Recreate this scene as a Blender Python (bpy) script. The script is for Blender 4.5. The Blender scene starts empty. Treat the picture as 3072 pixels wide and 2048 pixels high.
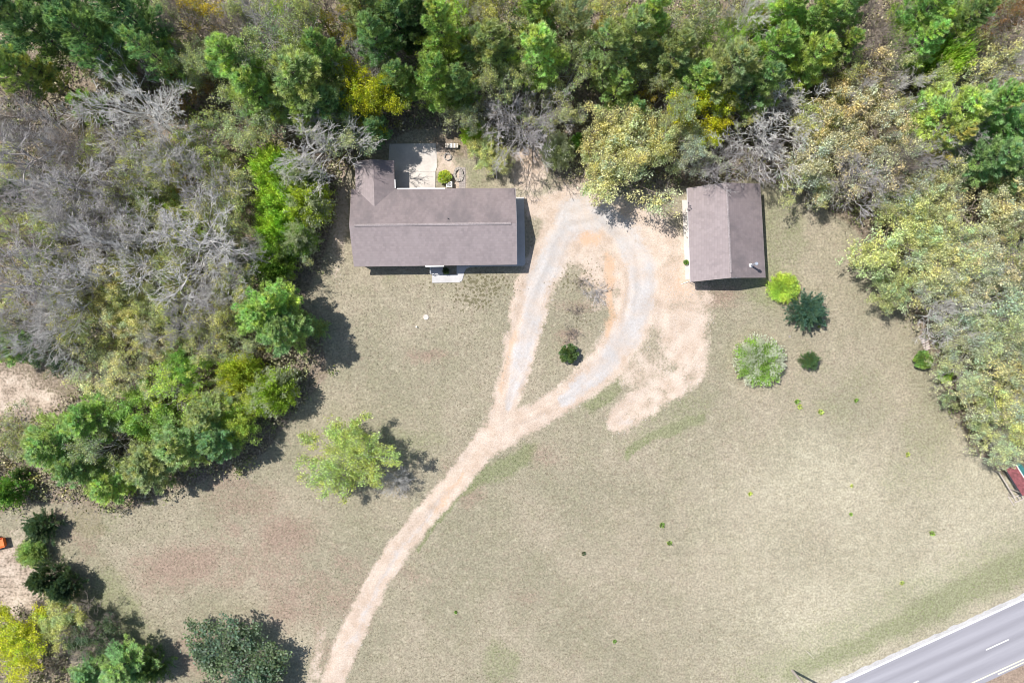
import bpy, math
import numpy as np
from mathutils import Vector

# ------------------------------------------------------------------ camera
CAMH = 84.0
FPX = 2048.0          # focal length in pixels of the 3072 px wide photograph
scene = bpy.context.scene
cam_d = bpy.data.cameras.new("camera")
cam_d.sensor_width = 36.0
cam_d.lens = 24.0
cam_d.clip_start = 0.5
cam_d.clip_end = 3000
cam = bpy.data.objects.new("camera", cam_d)
scene.collection.objects.link(cam)
cam.location = (0, 0, CAMH)
cam.rotation_euler = (0, 0, 0)
scene.camera = cam

# ------------------------------------------------------------------ sky, sun, exposure
SUN_EL = math.radians(59.0)
sun_dir = Vector((-0.884 * math.cos(SUN_EL), 0.467 * math.cos(SUN_EL), math.sin(SUN_EL))).normalized()
world = bpy.data.worlds.new("World")
scene.world = world
world.use_nodes = True
wn = world.node_tree
bg = wn.nodes["Background"]
sky = wn.nodes.new("ShaderNodeTexSky")
sky.sky_type = 'NISHITA'
sky.sun_disc = False
sky.sun_elevation = SUN_EL
sky.sun_rotation = math.atan2(sun_dir.x, sun_dir.y)
wn.links.new(sky.outputs[0], bg.inputs[0])
bg.inputs[1].default_value = 0.105
sun_d = bpy.data.lights.new("sun", 'SUN')
sun_d.energy = 4.65
sun_d.angle = math.radians(0.5)
sun_d.color = (1.0, 0.955, 0.90)
sun = bpy.data.objects.new("sun", sun_d)
scene.collection.objects.link(sun)
sun.rotation_euler = sun_dir.to_track_quat('Z', 'Y').to_euler()
scene.view_settings.view_transform = 'Standard'
scene.view_settings.look = 'None'
scene.view_settings.exposure = 0.42
scene.view_settings.gamma = 1.0
scene.cycles.max_bounces = 5
scene.cycles.pixel_filter_type = 'BLACKMAN_HARRIS'
scene.cycles.filter_width = 1.0
scene.cycles.transparent_max_bounces = 4

# ------------------------------------------------------------------ helpers
COL = scene.collection
K = 3072 / 2352.0     # survey sketch was drawn 2352 px wide


def S(px, py, z=0.0):
    "ground survey point (3072 px sheet) at height z, in metres"
    return ((px - 1536) / FPX * (CAMH - z), -(py - 1024) / FPX * (CAMH - z), z)


def G(ox, oy, z=0.0):
    return S(ox * K, oy * K, z)


def tag(o, label=None, cat=None, group=None, kind=None):
    if label: o["label"] = label
    if cat: o["category"] = cat
    if group: o["group"] = group
    if kind: o["kind"] = kind
    return o


def empty(name, loc, rz=0.0, scale=(1, 1, 1)):
    o = bpy.data.objects.new(name, None)
    COL.objects.link(o)
    o.location = loc
    o.rotation_euler = (0, 0, rz)
    o.scale = scale
    o.empty_display_size = 0.3
    return o


def link(name, me, parent=None, mat=None):
    o = bpy.data.objects.new(name, me)
    COL.objects.link(o)
    if parent is not None: o.parent = parent
    if mat is not None and len(me.materials) == 0: me.materials.append(mat)
    return o


def np_mesh(name, V, F, attrs=None, smooth=False):
    "V (n,3); F (m,k) one polygon size"
    me = bpy.data.meshes.new(name)
    V = np.asarray(V, np.float32); F = np.asarray(F, np.int32)
    m, k = F.shape
    me.vertices.add(len(V)); me.vertices.foreach_set("co", V.ravel())
    me.loops.add(m * k); me.loops.foreach_set("vertex_index", F.ravel())
    me.polygons.add(m)
    me.polygons.foreach_set("loop_start", np.arange(0, m * k, k, dtype=np.int32))
    me.polygons.foreach_set("loop_total", np.full(m, k, np.int32))
    if smooth: me.polygons.foreach_set("use_smooth", np.ones(m, bool))
    for an, dom, typ, dat in (attrs or []):
        a = me.attributes.new(an, typ, dom)
        a.data.foreach_set("color" if typ == 'FLOAT_COLOR' else "value", np.asarray(dat, np.float32).ravel())
    me.update(calc_edges=True)
    me.validate()
    return me


class MB:
    "collects polygons into one mesh"
    def __init__(s): s.v = []; s.f = []
    def poly(s, pts):
        b = len(s.v); s.v += [tuple(p) for p in pts]; s.f.append(tuple(range(b, b + len(pts))))
    def prism(s, bot, top):
        "closed prism from two loops of equal length (counter-clockwise seen from above)"
        b = len(s.v); n = len(bot)
        s.v += [tuple(p) for p in bot] + [tuple(p) for p in top]
        s.f.append(tuple(range(b + n - 1, b - 1, -1))); s.f.append(tuple(range(b + n, b + 2 * n)))
        for i in range(n):
            j = (i + 1) % n
            s.f.append((b + i, b + j, b + n + j, b + n + i))
    def box(s, x0, x1, y0, y1, z0, z1):
        s.prism([(x0, y0, z0), (x1, y0, z0), (x1, y1, z0), (x0, y1, z0)],
                [(x0, y0, z1), (x1, y0, z1), (x1, y1, z1), (x0, y1, z1)])
    def tube(s, p, q, r0, r1=None, n=10):
        r1 = r0 if r1 is None else r1
        p = Vector(p); q = Vector(q); d = (q - p).normalized()
        a = d.orthogonal().normalized(); c = d.cross(a)
        lo = [p + (a * math.cos(t) + c * math.sin(t)) * r0 for t in [2 * math.pi * i / n for i in range(n)]]
        hi = [q + (a * math.cos(t) + c * math.sin(t)) * r1 for t in [2 * math.pi * i / n for i in range(n)]]
        s.prism(lo, hi)
    def beam(s, p, q, w, h):
        "box beam from p to q, w wide (sideways), h high"
        p = Vector(p); q = Vector(q); d = (q - p).normalized()
        a = d.cross(Vector((0, 0, 1)))
        if a.length < 1e-3: a = Vector((1, 0, 0))
        a.normalize(); c = a.cross(d).normalized()
        o = [a * (i * w / 2) + c * (j * h / 2) for i, j in ((-1, -1), (1, -1), (1, 1), (-1, 1))]
        s.prism([p + x for x in o], [q + x for x in o])
    def ring(s, c, r0, r1, z0, z1, n=24, jit=0, rng=None):
        for i in range(n):
            t0 = 2 * math.pi * i / n; t1 = 2 * math.pi * (i + 0.92) / n
            dz = (rng.random() * jit if rng else 0); dr = (rng.random() * jit if rng else 0)
            P = lambda r, t, z: (c[0] + r * math.cos(t), c[1] + r * math.sin(t), z)
            s.prism([P(r0, t0, z0), P(r1 + dr, t0, z0), P(r1 + dr, t1, z0), P(r0, t1, z0)],
                    [P(r0, t0, z1 + dz), P(r1 + dr, t0, z1 + dz), P(r1 + dr, t1, z1 + dz), P(r0, t1, z1 + dz)])
    def build(s, name, mat, parent=None):
        me = bpy.data.meshes.new(name); me.from_pydata(s.v, [], s.f); me.update()
        return link(name, me, parent, mat)


# ------------------------------------------------------------------ materials
def new_mat(name):
    m = bpy.data.materials.new(name); m.use_nodes = True
    nt = m.node_tree; nt.nodes.clear()
    out = nt.nodes.new("ShaderNodeOutputMaterial")
    return m, nt, out


class NT:
    def __init__(s, nt): s.t = nt
    def n(s, typ, **kw):
        x = s.t.nodes.new(typ)
        for k, v in kw.items(): setattr(x, k, v)
        return x
    def l(s, a, b): s.t.links.new(a, b)
    def sock(s, v, inp):
        if hasattr(v, "is_output"): s.l(v, inp)
        elif v is not None: inp.default_value = v
    def math(s, op, a, b=None, c=None, clamp=False):
        x = s.n("ShaderNodeMath", operation=op, use_clamp=clamp)
        s.sock(a, x.inputs[0]); s.sock(b, x.inputs[1])
        if c is not None: s.sock(c, x.inputs[2])
        return x.outputs[0]
    def mix(s, f, a, b, mode='MIX'):
        x = s.n("ShaderNodeMix", data_type='RGBA', blend_type=mode)
        s.sock(f, x.inputs[0])
        s.sock((*a, 1) if isinstance(a, tuple) and len(a) == 3 else a, x.inputs[6])
        s.sock((*b, 1) if isinstance(b, tuple) and len(b) == 3 else b, x.inputs[7])
        return x.outputs[2]
    def noise(s, scale, detail=2.0, rough=0.5, vec=None, dist=0.0):
        x = s.n("ShaderNodeTexNoise")
        x.inputs["Scale"].default_value = scale; x.inputs["Detail"].default_value = detail
        x.inputs["Roughness"].default_value = rough; x.inputs["Distortion"].default_value = dist
        if vec is not None: s.l(vec, x.inputs["Vector"])
        return x.outputs[0]
    def mr(s, v, a, b, c=0.0, d=1.0, smooth=False):
        x = s.n("ShaderNodeMapRange", clamp=True)
        if smooth: x.interpolation_type = 'SMOOTHSTEP'
        s.sock(v, x.inputs[0])
        for i, q in enumerate((a, b, c, d)): x.inputs[i + 1].default_value = q
        return x.outputs[0]
    def objco(s, scale=(1, 1, 1), rot=(0, 0, 0)):
        tc = s.n("ShaderNodeTexCoord"); mp = s.n("ShaderNodeMapping")
        mp.inputs["Scale"].default_value = scale; mp.inputs["Rotation"].default_value = rot
        s.l(tc.outputs["Object"], mp.inputs["Vector"])
        return mp.outputs[0]


def simple_mat(name, col, rough=0.8, nscale=6.0, amt=0.15, metal=0.0, bump=0.0, stretch=(1, 1, 1), big=0.5, bigamt=0.1):
    m, nt, out = new_mat(name); T = NT(nt)
    co = T.objco(stretch)
    n1 = T.noise(nscale, 3, 0.6, co); n2 = T.noise(big, 2, 0.5, co)
    f = T.math('MULTIPLY', T.mr(n1, 0.25, 0.75, 1 - amt, 1 + amt), T.mr(n2, 0.3, 0.7, 1 - bigamt, 1 + bigamt))
    c = T.mix(1.0, col, f, 'MULTIPLY')
    b = T.n("ShaderNodeBsdfPrincipled"); T.l(c, b.inputs["Base Color"])
    b.inputs["Roughness"].default_value = rough; b.inputs["Metallic"].default_value = metal
    if bump:
        bp = T.n("ShaderNodeBump"); bp.inputs["Strength"].default_value = 0.6; bp.inputs["Distance"].default_value = bump
        T.l(n1, bp.inputs["Height"]); T.l(bp.outputs[0], b.inputs["Normal"])
    T.l(b.outputs[0], out.inputs[0])
    return m


def leaf_material():
    "one foliage material; hue comes from each crown's own object colour, alpha = share of blossom clumps"
    m, nt, out = new_mat("foliage"); T = NT(nt)
    oi = T.n("ShaderNodeObjectInfo")
    at = T.n("ShaderNodeAttribute", attribute_name="v")
    cl = T.n("ShaderNodeAttribute", attribute_name="c")
    co = T.objco()
    n = T.noise(0.55, 2, 0.5, co)
    f = T.math('MULTIPLY', T.mr(at.outputs["Fac"], 0, 1, 0.55, 1.55), T.mr(n, 0.3, 0.7, 0.8, 1.22))
    c = T.mix(1.0, oi.outputs["Color"], f, 'MULTIPLY')
    # hue drift between clumps: warmer / cooler
    warm = T.mix(1.0, c, (1.13, 1.02, 0.84), 'MULTIPLY')
    cool = T.mix(1.0, c, (0.88, 0.99, 1.10), 'MULTIPLY')
    c = T.mix(T.mr(cl.outputs["Fac"], 0.2, 0.8), cool, warm)
    hs = T.n("ShaderNodeHueSaturation")
    T.l(T.mr(oi.outputs["Random"], 0, 1, 0.495, 0.515), hs.inputs["Hue"])
    T.l(T.mr(at.outputs["Fac"], 0, 1, 0.9, 1.1), hs.inputs["Value"])
    T.l(c, hs.inputs["Color"]); c = hs.outputs[0]
    bl = T.math('LESS_THAN', cl.outputs["Fac"], T.math('SUBTRACT', 1.0, oi.outputs["Alpha"]))
    # blossom share is stored as 1-alpha
    c = T.mix(bl, c, (0.62, 0.64, 0.56))
    d = T.n("ShaderNodeBsdfDiffuse"); T.l(c, d.inputs[0])
    tr = T.n("ShaderNodeBsdfTranslucent"); T.l(T.mix(1.0, c, (1.15, 1.2, 0.7), 'MULTIPLY'), tr.inputs[0])
    gl = T.n("ShaderNodeBsdfGlossy"); gl.inputs["Roughness"].default_value = 0.5
    gl.inputs[0].default_value = (0.9, 0.95, 1, 1)
    m1 = T.n("ShaderNodeMixShader"); m1.inputs[0].default_value = 0.5
    T.l(d.outputs[0], m1.inputs[1]); T.l(tr.outputs[0], m1.inputs[2])
    m2 = T.n("ShaderNodeMixShader"); m2.inputs[0].default_value = 0.035
    T.l(m1.outputs[0], m2.inputs[1]); T.l(gl.outputs[0], m2.inputs[2])
    T.l(m2.outputs[0], out.inputs[0])
    return m


def bark_material():
    m, nt, out = new_mat("bark"); T = NT(nt)
    oi = T.n("ShaderNodeObjectInfo"); co = T.objco()
    n = T.noise(1.6, 3, 0.6, co)
    c = T.mix(1.0, oi.outputs["Color"], T.mr(n, 0.3, 0.7, 0.65, 1.3), 'MULTIPLY')
    d = T.n("ShaderNodeBsdfDiffuse"); T.l(c, d.inputs[0]); T.l(d.outputs[0], out.inputs[0])
    return m


def ground_material():
    m, nt, out = new_mat("ground_cover"); T = NT(nt)
    co = T.objco()
    A = T.n("ShaderNodeAttribute", attribute_name="ma"); B = T.n("ShaderNodeAttribute", attribute_name="mb")
    sa = T.n("ShaderNodeSeparateColor"); sb = T.n("ShaderNodeSeparateColor")
    T.l(A.outputs["Color"], sa.inputs[0]); T.l(B.outputs["Color"], sb.inputs[0])
    nf = T.noise(3.2, 4, 0.65, co)           # ragged edges
    nm = T.noise(0.55, 3, 0.6, co)
    ng = T.noise(3.7, 3, 0.85, co)           # grass grain
    nl = T.noise(0.09, 3, 0.55, co)
    rag = T.math('ADD', T.math('MULTIPLY', T.math('SUBTRACT', nf, 0.5), 1.1), T.math('MULTIPLY', T.math('SUBTRACT', nm, 0.5), 0.7))
    def mask(s, lo=0.3, hi=0.7, k=1.0):
        x = T.math('ADD', s, T.math('MULTIPLY', T.math('MULTIPLY', rag, k), T.mr(s, 0.0, 0.15)))
        return T.mr(x, lo, hi, smooth=True)
    # lawn: dry, greige to straw
    c = T.mix(T.mr(nl, 0.40, 0.60), (0.252, 0.232, 0.166), (0.308, 0.272, 0.203))
    c = T.mix(T.mr(T.noise(.28, 4, .65, co), 0.48, 0.62, 0, 0.4), c, (0.236, 0.226, 0.150))
    c = T.mix(T.mr(T.noise(1.7, 3, 0.6, co), 0.52, 0.68, 0, 0.5), c, (0.245, 0.195, 0.15))
    c = T.mix(T.mr(T.noise(.8, 4, .7, co), 0.56, 0.68, 0, 0.6), c, (0.37, 0.335, 0.25))
    c = T.mix(mask(sb.outputs[1], 0.1, 0.9, 0.5), c, (0.40, 0.368, 0.275))       # pale straw
    c = T.mix(T.math('MULTIPLY', mask(sb.outputs[0], 0.25, 0.85), 0.8), c, (0.262, 0.19, 0.15))   # reddish thatch
    c = T.mix(T.math('MULTIPLY', mask(sa.outputs[2], 0.2, 0.9), 0.6), c, (0.165, 0.19, 0.09))  # live grass
    lit = T.mix(T.mr(nf, 0.35, 0.65), (0.14, 0.115, 0.085), (0.32, 0.26, 0.205))
    lit = T.mix(T.mr(nm, 0.5, 0.7, 0, 0.6), lit, (0.12, 0.115, 0.055))
    c = T.mix(mask(A.outputs["Alpha"], 0.25, 0.75), c, lit)
    # grain of the grass
    gr = T.math('MULTIPLY', T.mr(ng, 0.36, 0.64, 0.70, 1.30), T.mr(T.noise(1.1, 3, 0.7, co), 0.3, 0.7, 0.88, 1.12))
    c = T.mix(1.0, c, gr, 'MULTIPLY')
    dirt = T.mix(T.mr(nm, 0.35, 0.65), (0.455, 0.36, 0.285), (0.54, 0.45, 0.375))
    dirt = T.mix(T.mr(nf, 0.55, 0.72, 0, 0.5), dirt, (0.31, 0.245, 0.18))
    mcn = T.n('ShaderNodeAttribute', attribute_name='mc')
    dirt = T.mix(1.0, dirt, T.mr(mcn.outputs['Fac'], 0.2, 0.8, 0.90, 1.08), 'MULTIPLY')
    dirt = T.mix(1.0, dirt, T.mr(T.noise(5.5, 4, .75, co), .33, .67, .82, 1.18), 'MULTIPLY')
    c = T.mix(mask(sa.outputs[0], 0.15, 0.8, 1.5), c, dirt)
    c = T.mix(T.math('MULTIPLY', mask(B.outputs["Alpha"], 0.2, 0.9), 0.7), c, (0.52, 0.34, 0.215))
    grav = T.mix(T.mr(nf, 0.3, 0.7), (0.38, 0.37, 0.365), (0.51, 0.50, 0.495))
    grav = T.mix(1.0, grav, T.mr(mcn.outputs['Fac'], 0.2, 0.8, 0.86, 1.10), 'MULTIPLY')
    gm = T.math('MULTIPLY', T.math('MULTIPLY', mask(sa.outputs[1], 0.1, 1.0, 1.3), T.mr(T.noise(.35, 4, .7, co), .35, .6, .35, 1)), 0.85)
    c = T.mix(gm, c, grav)
    # moss / clover rosettes
    vo = T.n("ShaderNodeTexVoronoi"); vo.inputs["Scale"].default_value = 2.6; T.l(co, vo.inputs["Vector"])
    spot = T.math('LESS_THAN', T.math('ADD', vo.outputs["Distance"], T.math('MULTIPLY', T.math('SUBTRACT', nf, 0.5), 0.5)),
                  T.math('MULTIPLY', sb.outputs[2], 0.52))
    c = T.mix(T.math('MULTIPLY', spot, 0.75), c, (0.12, 0.11, 0.06))
    c = T.mix(1.0, c, T.mr(T.noise(14, 2, 0.6, co), 0.3, 0.7, 0.9, 1.1), 'MULTIPLY')
    d = T.n("ShaderNodeBsdfDiffuse"); T.l(c, d.inputs[0])
    bp = T.n("ShaderNodeBump"); bp.inputs["Strength"].default_value = 0.7; bp.inputs["Distance"].default_value = 0.06
    T.l(ng, bp.inputs["Height"]); T.l(bp.outputs[0], d.inputs["Normal"])
    T.l(d.outputs[0], out.inputs[0])
    return m


def shingle_material(name, axis, stained=False):
    "asphalt shingles; axis 0: courses run along x, axis 1: along y"
    m, nt, out = new_mat(name); T = NT(nt)
    co = T.objco()
    sx = T.n("ShaderNodeSeparateXYZ"); T.l(co, sx.inputs[0])
    run, up = (sx.outputs[0], sx.outputs[1]) if axis == 0 else (sx.outputs[1], sx.outputs[0])
    course = T.math('FRACT', T.math('MULTIPLY', up, 1 / 0.28))
    line = T.math('LESS_THAN', course, 0.16)
    row = T.math('FLOOR', T.math('MULTIPLY', up, 1 / 0.28))
    tab = T.math('FLOOR', T.math('ADD', T.math('MULTIPLY', run, 1 / 0.33), T.math('MULTIPLY', row, 0.5)))
    cv = T.n("ShaderNodeCombineXYZ"); T.l(row, cv.inputs[0]); T.l(tab, cv.inputs[1])
    wn_ = T.n("ShaderNodeTexWhiteNoise"); wn_.noise_dimensions = '2D'; T.l(cv.outputs[0], wn_.inputs["Vector"])
    st = T.noise(1.0, 4, 0.6, T.objco((1.0, 0.16, 1) if axis == 0 else (0.16, 1.0, 1)))
    big = T.noise(0.45, 3, 0.6, co)
    c = T.mix(T.mr(wn_.outputs["Value"], 0, 1, 0, 1), (0.243, 0.204, 0.204), (0.285, 0.240, 0.240))
    c = T.mix(T.mr(st, 0.5, 0.75, 0, 0.5), c, (0.185, 0.16, 0.162))
    c = T.mix(T.mr(big, 0.45, 0.75, 0, 0.35), c, (0.32, 0.275, 0.275))
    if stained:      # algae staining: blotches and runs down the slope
        c = T.mix(1.0, c, (0.80, 0.785, 0.79), 'MULTIPLY')  # even darkening; on east slopes it also paints in their shaded tone
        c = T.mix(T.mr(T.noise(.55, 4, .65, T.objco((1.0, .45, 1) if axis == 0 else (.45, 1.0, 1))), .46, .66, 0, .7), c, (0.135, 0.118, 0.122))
    c = T.mix(T.math('MULTIPLY', line, 0.16), c, (0.15, 0.12, 0.12))
    b = T.n("ShaderNodeBsdfPrincipled"); T.l(c, b.inputs["Base Color"]); b.inputs["Roughness"].default_value = 0.85
    bp = T.n("ShaderNodeBump"); bp.inputs["Strength"].default_value = 0.5; bp.inputs["Distance"].default_value = 0.02
    T.l(T.noise(9, 3, 0.7, co), bp.inputs["Height"]); T.l(bp.outputs[0], b.inputs["Normal"])
    T.l(b.outputs[0], out.inputs[0])
    return m


def road_material():
    m, nt, out = new_mat("worn_asphalt"); T = NT(nt)
    co = T.objco(); sx = T.n("ShaderNodeSeparateXYZ"); T.l(co, sx.inputs[0])
    w = T.math('SINE', T.math('MULTIPLY', sx.outputs[1], 2 * math.pi / 1.75))
    st = T.noise(1.0, 3, 0.6, T.objco((0.08, 1.6, 1)))
    c = T.mix(T.mr(T.math('ADD', T.math('MULTIPLY', w, 0.5), T.math('MULTIPLY', T.math('SUBTRACT', st, 0.5), 2.0)), -0.7, 0.7), (0.24, 0.235, 0.26), (0.32, 0.315, 0.345))
    c = T.mix(1.0, c, T.mr(T.noise(11, 3, 0.7, co), 0.3, 0.7, 0.9, 1.1), 'MULTIPLY')
    b = T.n("ShaderNodeBsdfPrincipled"); T.l(c, b.inputs["Base Color"]); b.inputs["Roughness"].default_value = 0.8
    T.l(b.outputs[0], out.inputs[0])
    return m


M = dict(
    leaf=leaf_material(), bark=bark_material(), ground=ground_material(),
    shingle_x=shingle_material("shingle_roof_long", 0), shingle_y=shingle_material("shingle_roof_cross", 1),
    shingle_xs=shingle_material("stained_shingle_roof_long", 0, True), shingle_ys=shingle_material("stained_shaded_shingle_roof_cross", 1, True),
    road=road_material(),
    shoulder=simple_mat("worn_shoulder", (0.43, 0.42, 0.415), 0.9, 6, 0.25),
    cap=simple_mat("ridge_cap_shingle", (0.275, 0.238, 0.238), 0.85, 7, 0.25),
    fascia=simple_mat("fascia_paint", (0.30, 0.25, 0.24), 0.6),
    white=simple_mat("white_paint", (0.80, 0.80, 0.79), 0.5, amt=0.05),
    siding=simple_mat("tan_siding", (0.42, 0.36, 0.28), 0.7, stretch=(0.5, 0.5, 8)),
    brick=simple_mat("brown_brick", (0.28, 0.16, 0.12), 0.85, 12, 0.3),
    glass=simple_mat("window_glass", (0.04, 0.05, 0.06), 0.08, amt=0.02),
    door=simple_mat("door_paint", (0.16, 0.07, 0.05), 0.5),
    concrete=simple_mat("pale_concrete", (0.53, 0.485, 0.44), 0.9, 5, 0.08, big=0.6, bigamt=0.12),
    concrete2=simple_mat("grey_concrete", (0.47, 0.46, 0.455), 0.9, 5, 0.06, big=0.8, bigamt=0.08),
    paver=simple_mat("grey_paver", (0.34, 0.30, 0.28), 0.9, 7, 0.25),
    line=simple_mat("road_paint_white", (0.78, 0.78, 0.77), 0.7, 9, 0.08),
    yline=simple_mat("road_paint_yellow", (0.74, 0.70, 0.50), 0.7, 9, 0.1),
    metal=simple_mat("galvanised_metal", (0.62, 0.66, 0.72), 0.35, metal=0.6),
    wood=simple_mat("weathered_wood", (0.42, 0.37, 0.33), 0.85, 8, 0.3, stretch=(1, 1, 0.3)),
    log=simple_mat("cut_log", (0.60, 0.54, 0.47), 0.85, 8, 0.3),
    stone=simple_mat("field_stone", (0.34, 0.31, 0.28), 0.9, 5, 0.4),
    dark=simple_mat("dark_metal", (0.05, 0.05, 0.055), 0.5),
    orange=simple_mat("orange_paint", (0.72, 0.16, 0.03), 0.5, amt=0.1),
    red=simple_mat("red_canvas", (0.21, 0.065, 0.07), 0.7, 4, 0.6),
    teal=simple_mat("teal_canvas", (0.05, 0.22, 0.21), 0.7, 3, 0.2),
    pink=simple_mat("pinkish_board", (0.66, 0.55, 0.52), 0.85, 8, 0.25),
)

# ------------------------------------------------------------------ numeric noise for the ground survey
_rt = np.random.default_rng(11).random((256, 256))


def vnoise(x, y, s, o=0):
    x = x / s + 37.3 * o + 1000; y = y / s + 91.7 * o + 1000
    xi = np.floor(x).astype(int); yi = np.floor(y).astype(int)
    u = x - xi; v = y - yi; u = u * u * (3 - 2 * u); v = v * v * (3 - 2 * v)
    r = lambda a, b: _rt[a % 256, b % 256]
    return (r(xi, yi) * (1 - u) + r(xi + 1, yi) * u) * (1 - v) + (r(xi, yi + 1) * (1 - u) + r(xi + 1, yi + 1) * u) * v


def fbm(x, y, s, o=0):
    return (vnoise(x, y, s, o) * 0.5 + vnoise(x, y, s / 2, o + 1) * 0.3 + vnoise(x, y, s / 4, o + 2) * 0.2)


def strip(x, y, pts, soft=0.35):
    "pts (ox, oy, width); 1 inside the strip, fading to 0"
    best = np.zeros_like(x)
    for (ax, ay, aw), (bx, by, bw) in zip(pts[:-1], pts[1:]):
        dx, dy = bx - ax, by - ay; L = dx * dx + dy * dy + 1e-6
        t = np.clip(((x - ax) * dx + (y - ay) * dy) / L, 0, 1)
        d = np.hypot(x - ax - t * dx, y - ay - t * dy); w = (aw + (bw - aw) * t) / 2
        q = np.clip((w * (1 + soft) - d) / (2 * soft * w), 0, 1)
        best = np.maximum(best, q)
    return best


def blob(x, y, cx, cy, rx, ry=None, rot=0, soft=0.35):
    ry = ry or rx; c, s_ = math.cos(math.radians(rot)), math.sin(math.radians(rot))
    u = ((x - cx) * c + (y - cy) * s_) / rx; v = (-(x - cx) * s_ + (y - cy) * c) / ry
    return np.clip((1 + soft - np.hypot(u, v)) / (2 * soft), 0, 1)


def inside(x, y, poly):
    r = np.zeros(x.shape, bool); n = len(poly)
    for i in range(n):
        (ax, ay), (bx, by) = poly[i], poly[(i + 1) % n]
        c = ((ay > y) != (by > y)) & (x < (bx - ax) * (y - ay) / (by - ay + 1e-9) + ax)
        r ^= c
    return r


CLEAR = [(-60, 1190), (100, 1150), (300, 1170), (600, 1050), (690, 940), (760, 860), (730, 760), (690, 690), (745, 600), (790, 400),
         (880, 330), (960, 290), (1060, 300), (1170, 350), (1330, 420), (1500, 440), (1720, 410), (1830, 440), (1960, 520),
         (2040, 640), (2110, 760), (2170, 900), (2230, 1030), (2360, 1130), (2900, 1180), (2900, 2600), (-60, 2600), (180, 1560),
         (130, 1400), (110, 1260), (-60, 1240)]
# ------------------------------------------------------------------ ground sheet
xs = np.arange(-68, 68.01, 0.25); ys = np.arange(-46, 46.01, 0.25)
ext = np.array([3, 8, 16, 30, 60, 120, 250, 500, 900.0])
xs = np.concatenate([-68 - ext[::-1], xs, 68 + ext]); ys = np.concatenate([-46 - ext[::-1], ys, 46 + ext])
GX, GY = np.meshgrid(xs, ys)
nx, ny = len(xs), len(ys)
ox = (GX * FPX / CAMH + 1536) / K; oy = (-GY * FPX / CAMH + 1024) / K
wx = ox + (fbm(ox, oy, 60, 1) - 0.5) * 26 + (vnoise(ox, oy, 12, 5) - 0.5) * 9
wy = oy + (fbm(ox, oy, 60, 7) - 0.5) * 26 + (vnoise(ox, oy, 12, 9) - 0.5) * 9
main = [(752, 1620, 56), (764, 1568, 54), (793, 1480, 53), (843, 1380, 52), (905, 1272, 52), (968, 1192, 52), (1042, 1112, 52), (1100, 1035, 58), (1150, 985, 84)]
west = [(1150, 985, 80), (1160, 920, 62), (1190, 830, 66), (1212, 740, 74), (1240, 640, 80), (1268, 570, 88), (1300, 510, 100), (1380, 495, 90)]
east = [(1150, 985, 70), (1230, 955, 58), (1320, 900, 62), (1400, 830, 84), (1450, 750, 96), (1468, 670, 96), (1462, 600, 96), (1425, 540, 96), (1380, 500, 90)]
s2 = 0.3
dirt = np.maximum.reduce([strip(wx * .5 + ox * .5, wy * .5 + oy * .5, q, s2) for q in (main, west, east)])
dirt = np.maximum.reduce([dirt,
    0.95 * strip(wx, wy, [(1225, 470, 60), (1340, 470, 80), (1480, 520, 90), (1545, 600, 120), (1560, 700, 150), (1570, 790, 110)], 0.4),
    0.85 * strip(wx, wy, [(1570, 780, 110), (1600, 850, 60), (1540, 890, 60), (1470, 930, 70), (1425, 962, 60)], 0.3),
    0.6 * blob(wx, wy, 1480, 850, 70, 50), 0.75 * blob(wx, wy, 1390, 610, 60, 90),
    0.9 * blob(wx, wy, 1340, 560, 60, 50), 0.8 * strip(wx, wy, [(1150, 930, 30), (1180, 730, 26), (1205, 640, 20)], 0.5),
    0.45 * strip(wx, wy, [(720, 1568, 30), (745, 1450, 18)], 0.5), 0.75 * blob(wx, wy, 1215, 380, 40, 60),
    0.7 * strip(wx, wy, [(1010, 340, 30), (1050, 420, 50)], 0.4), 0.55 * strip(wx, wy, [(0, 900, 130), (120, 930, 60)], 0.5),
    0.5 * blob(wx, wy, 40, 1400, 90, 170), 0.5 * blob(wx, wy, 40, 1290, 60, 60), 0.5 * blob(wx, wy, 780, 480, 22, 150), 0.35 * blob(wx, wy, 560, 740, 160, 60)])
brk = np.clip((fbm(ox, oy, 55, 12) - .32) * 5, 0.8, 1)
dirt = np.where(ox + .3 * oy > 1690, dirt * brk, dirt)
gravel = np.maximum.reduce([
    strip(wx, wy, [(1170, 930, 22), (1195, 830, 40), (1220, 740, 50), (1245, 640, 56), (1280, 560, 60), (1320, 500, 80), (1400, 500, 60), (1450, 550, 55), (1475, 620, 60), (1470, 690, 56), (1440, 770, 60), (1380, 850, 46), (1290, 920, 30)], 0.4),
    0.7 * blob(wx, wy, 1435, 968, 16, 8), 0.6 * strip(wx, wy, [(1010, 1140, 12), (900, 1290, 14), (800, 1480, 14)], 0.7)])
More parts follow.
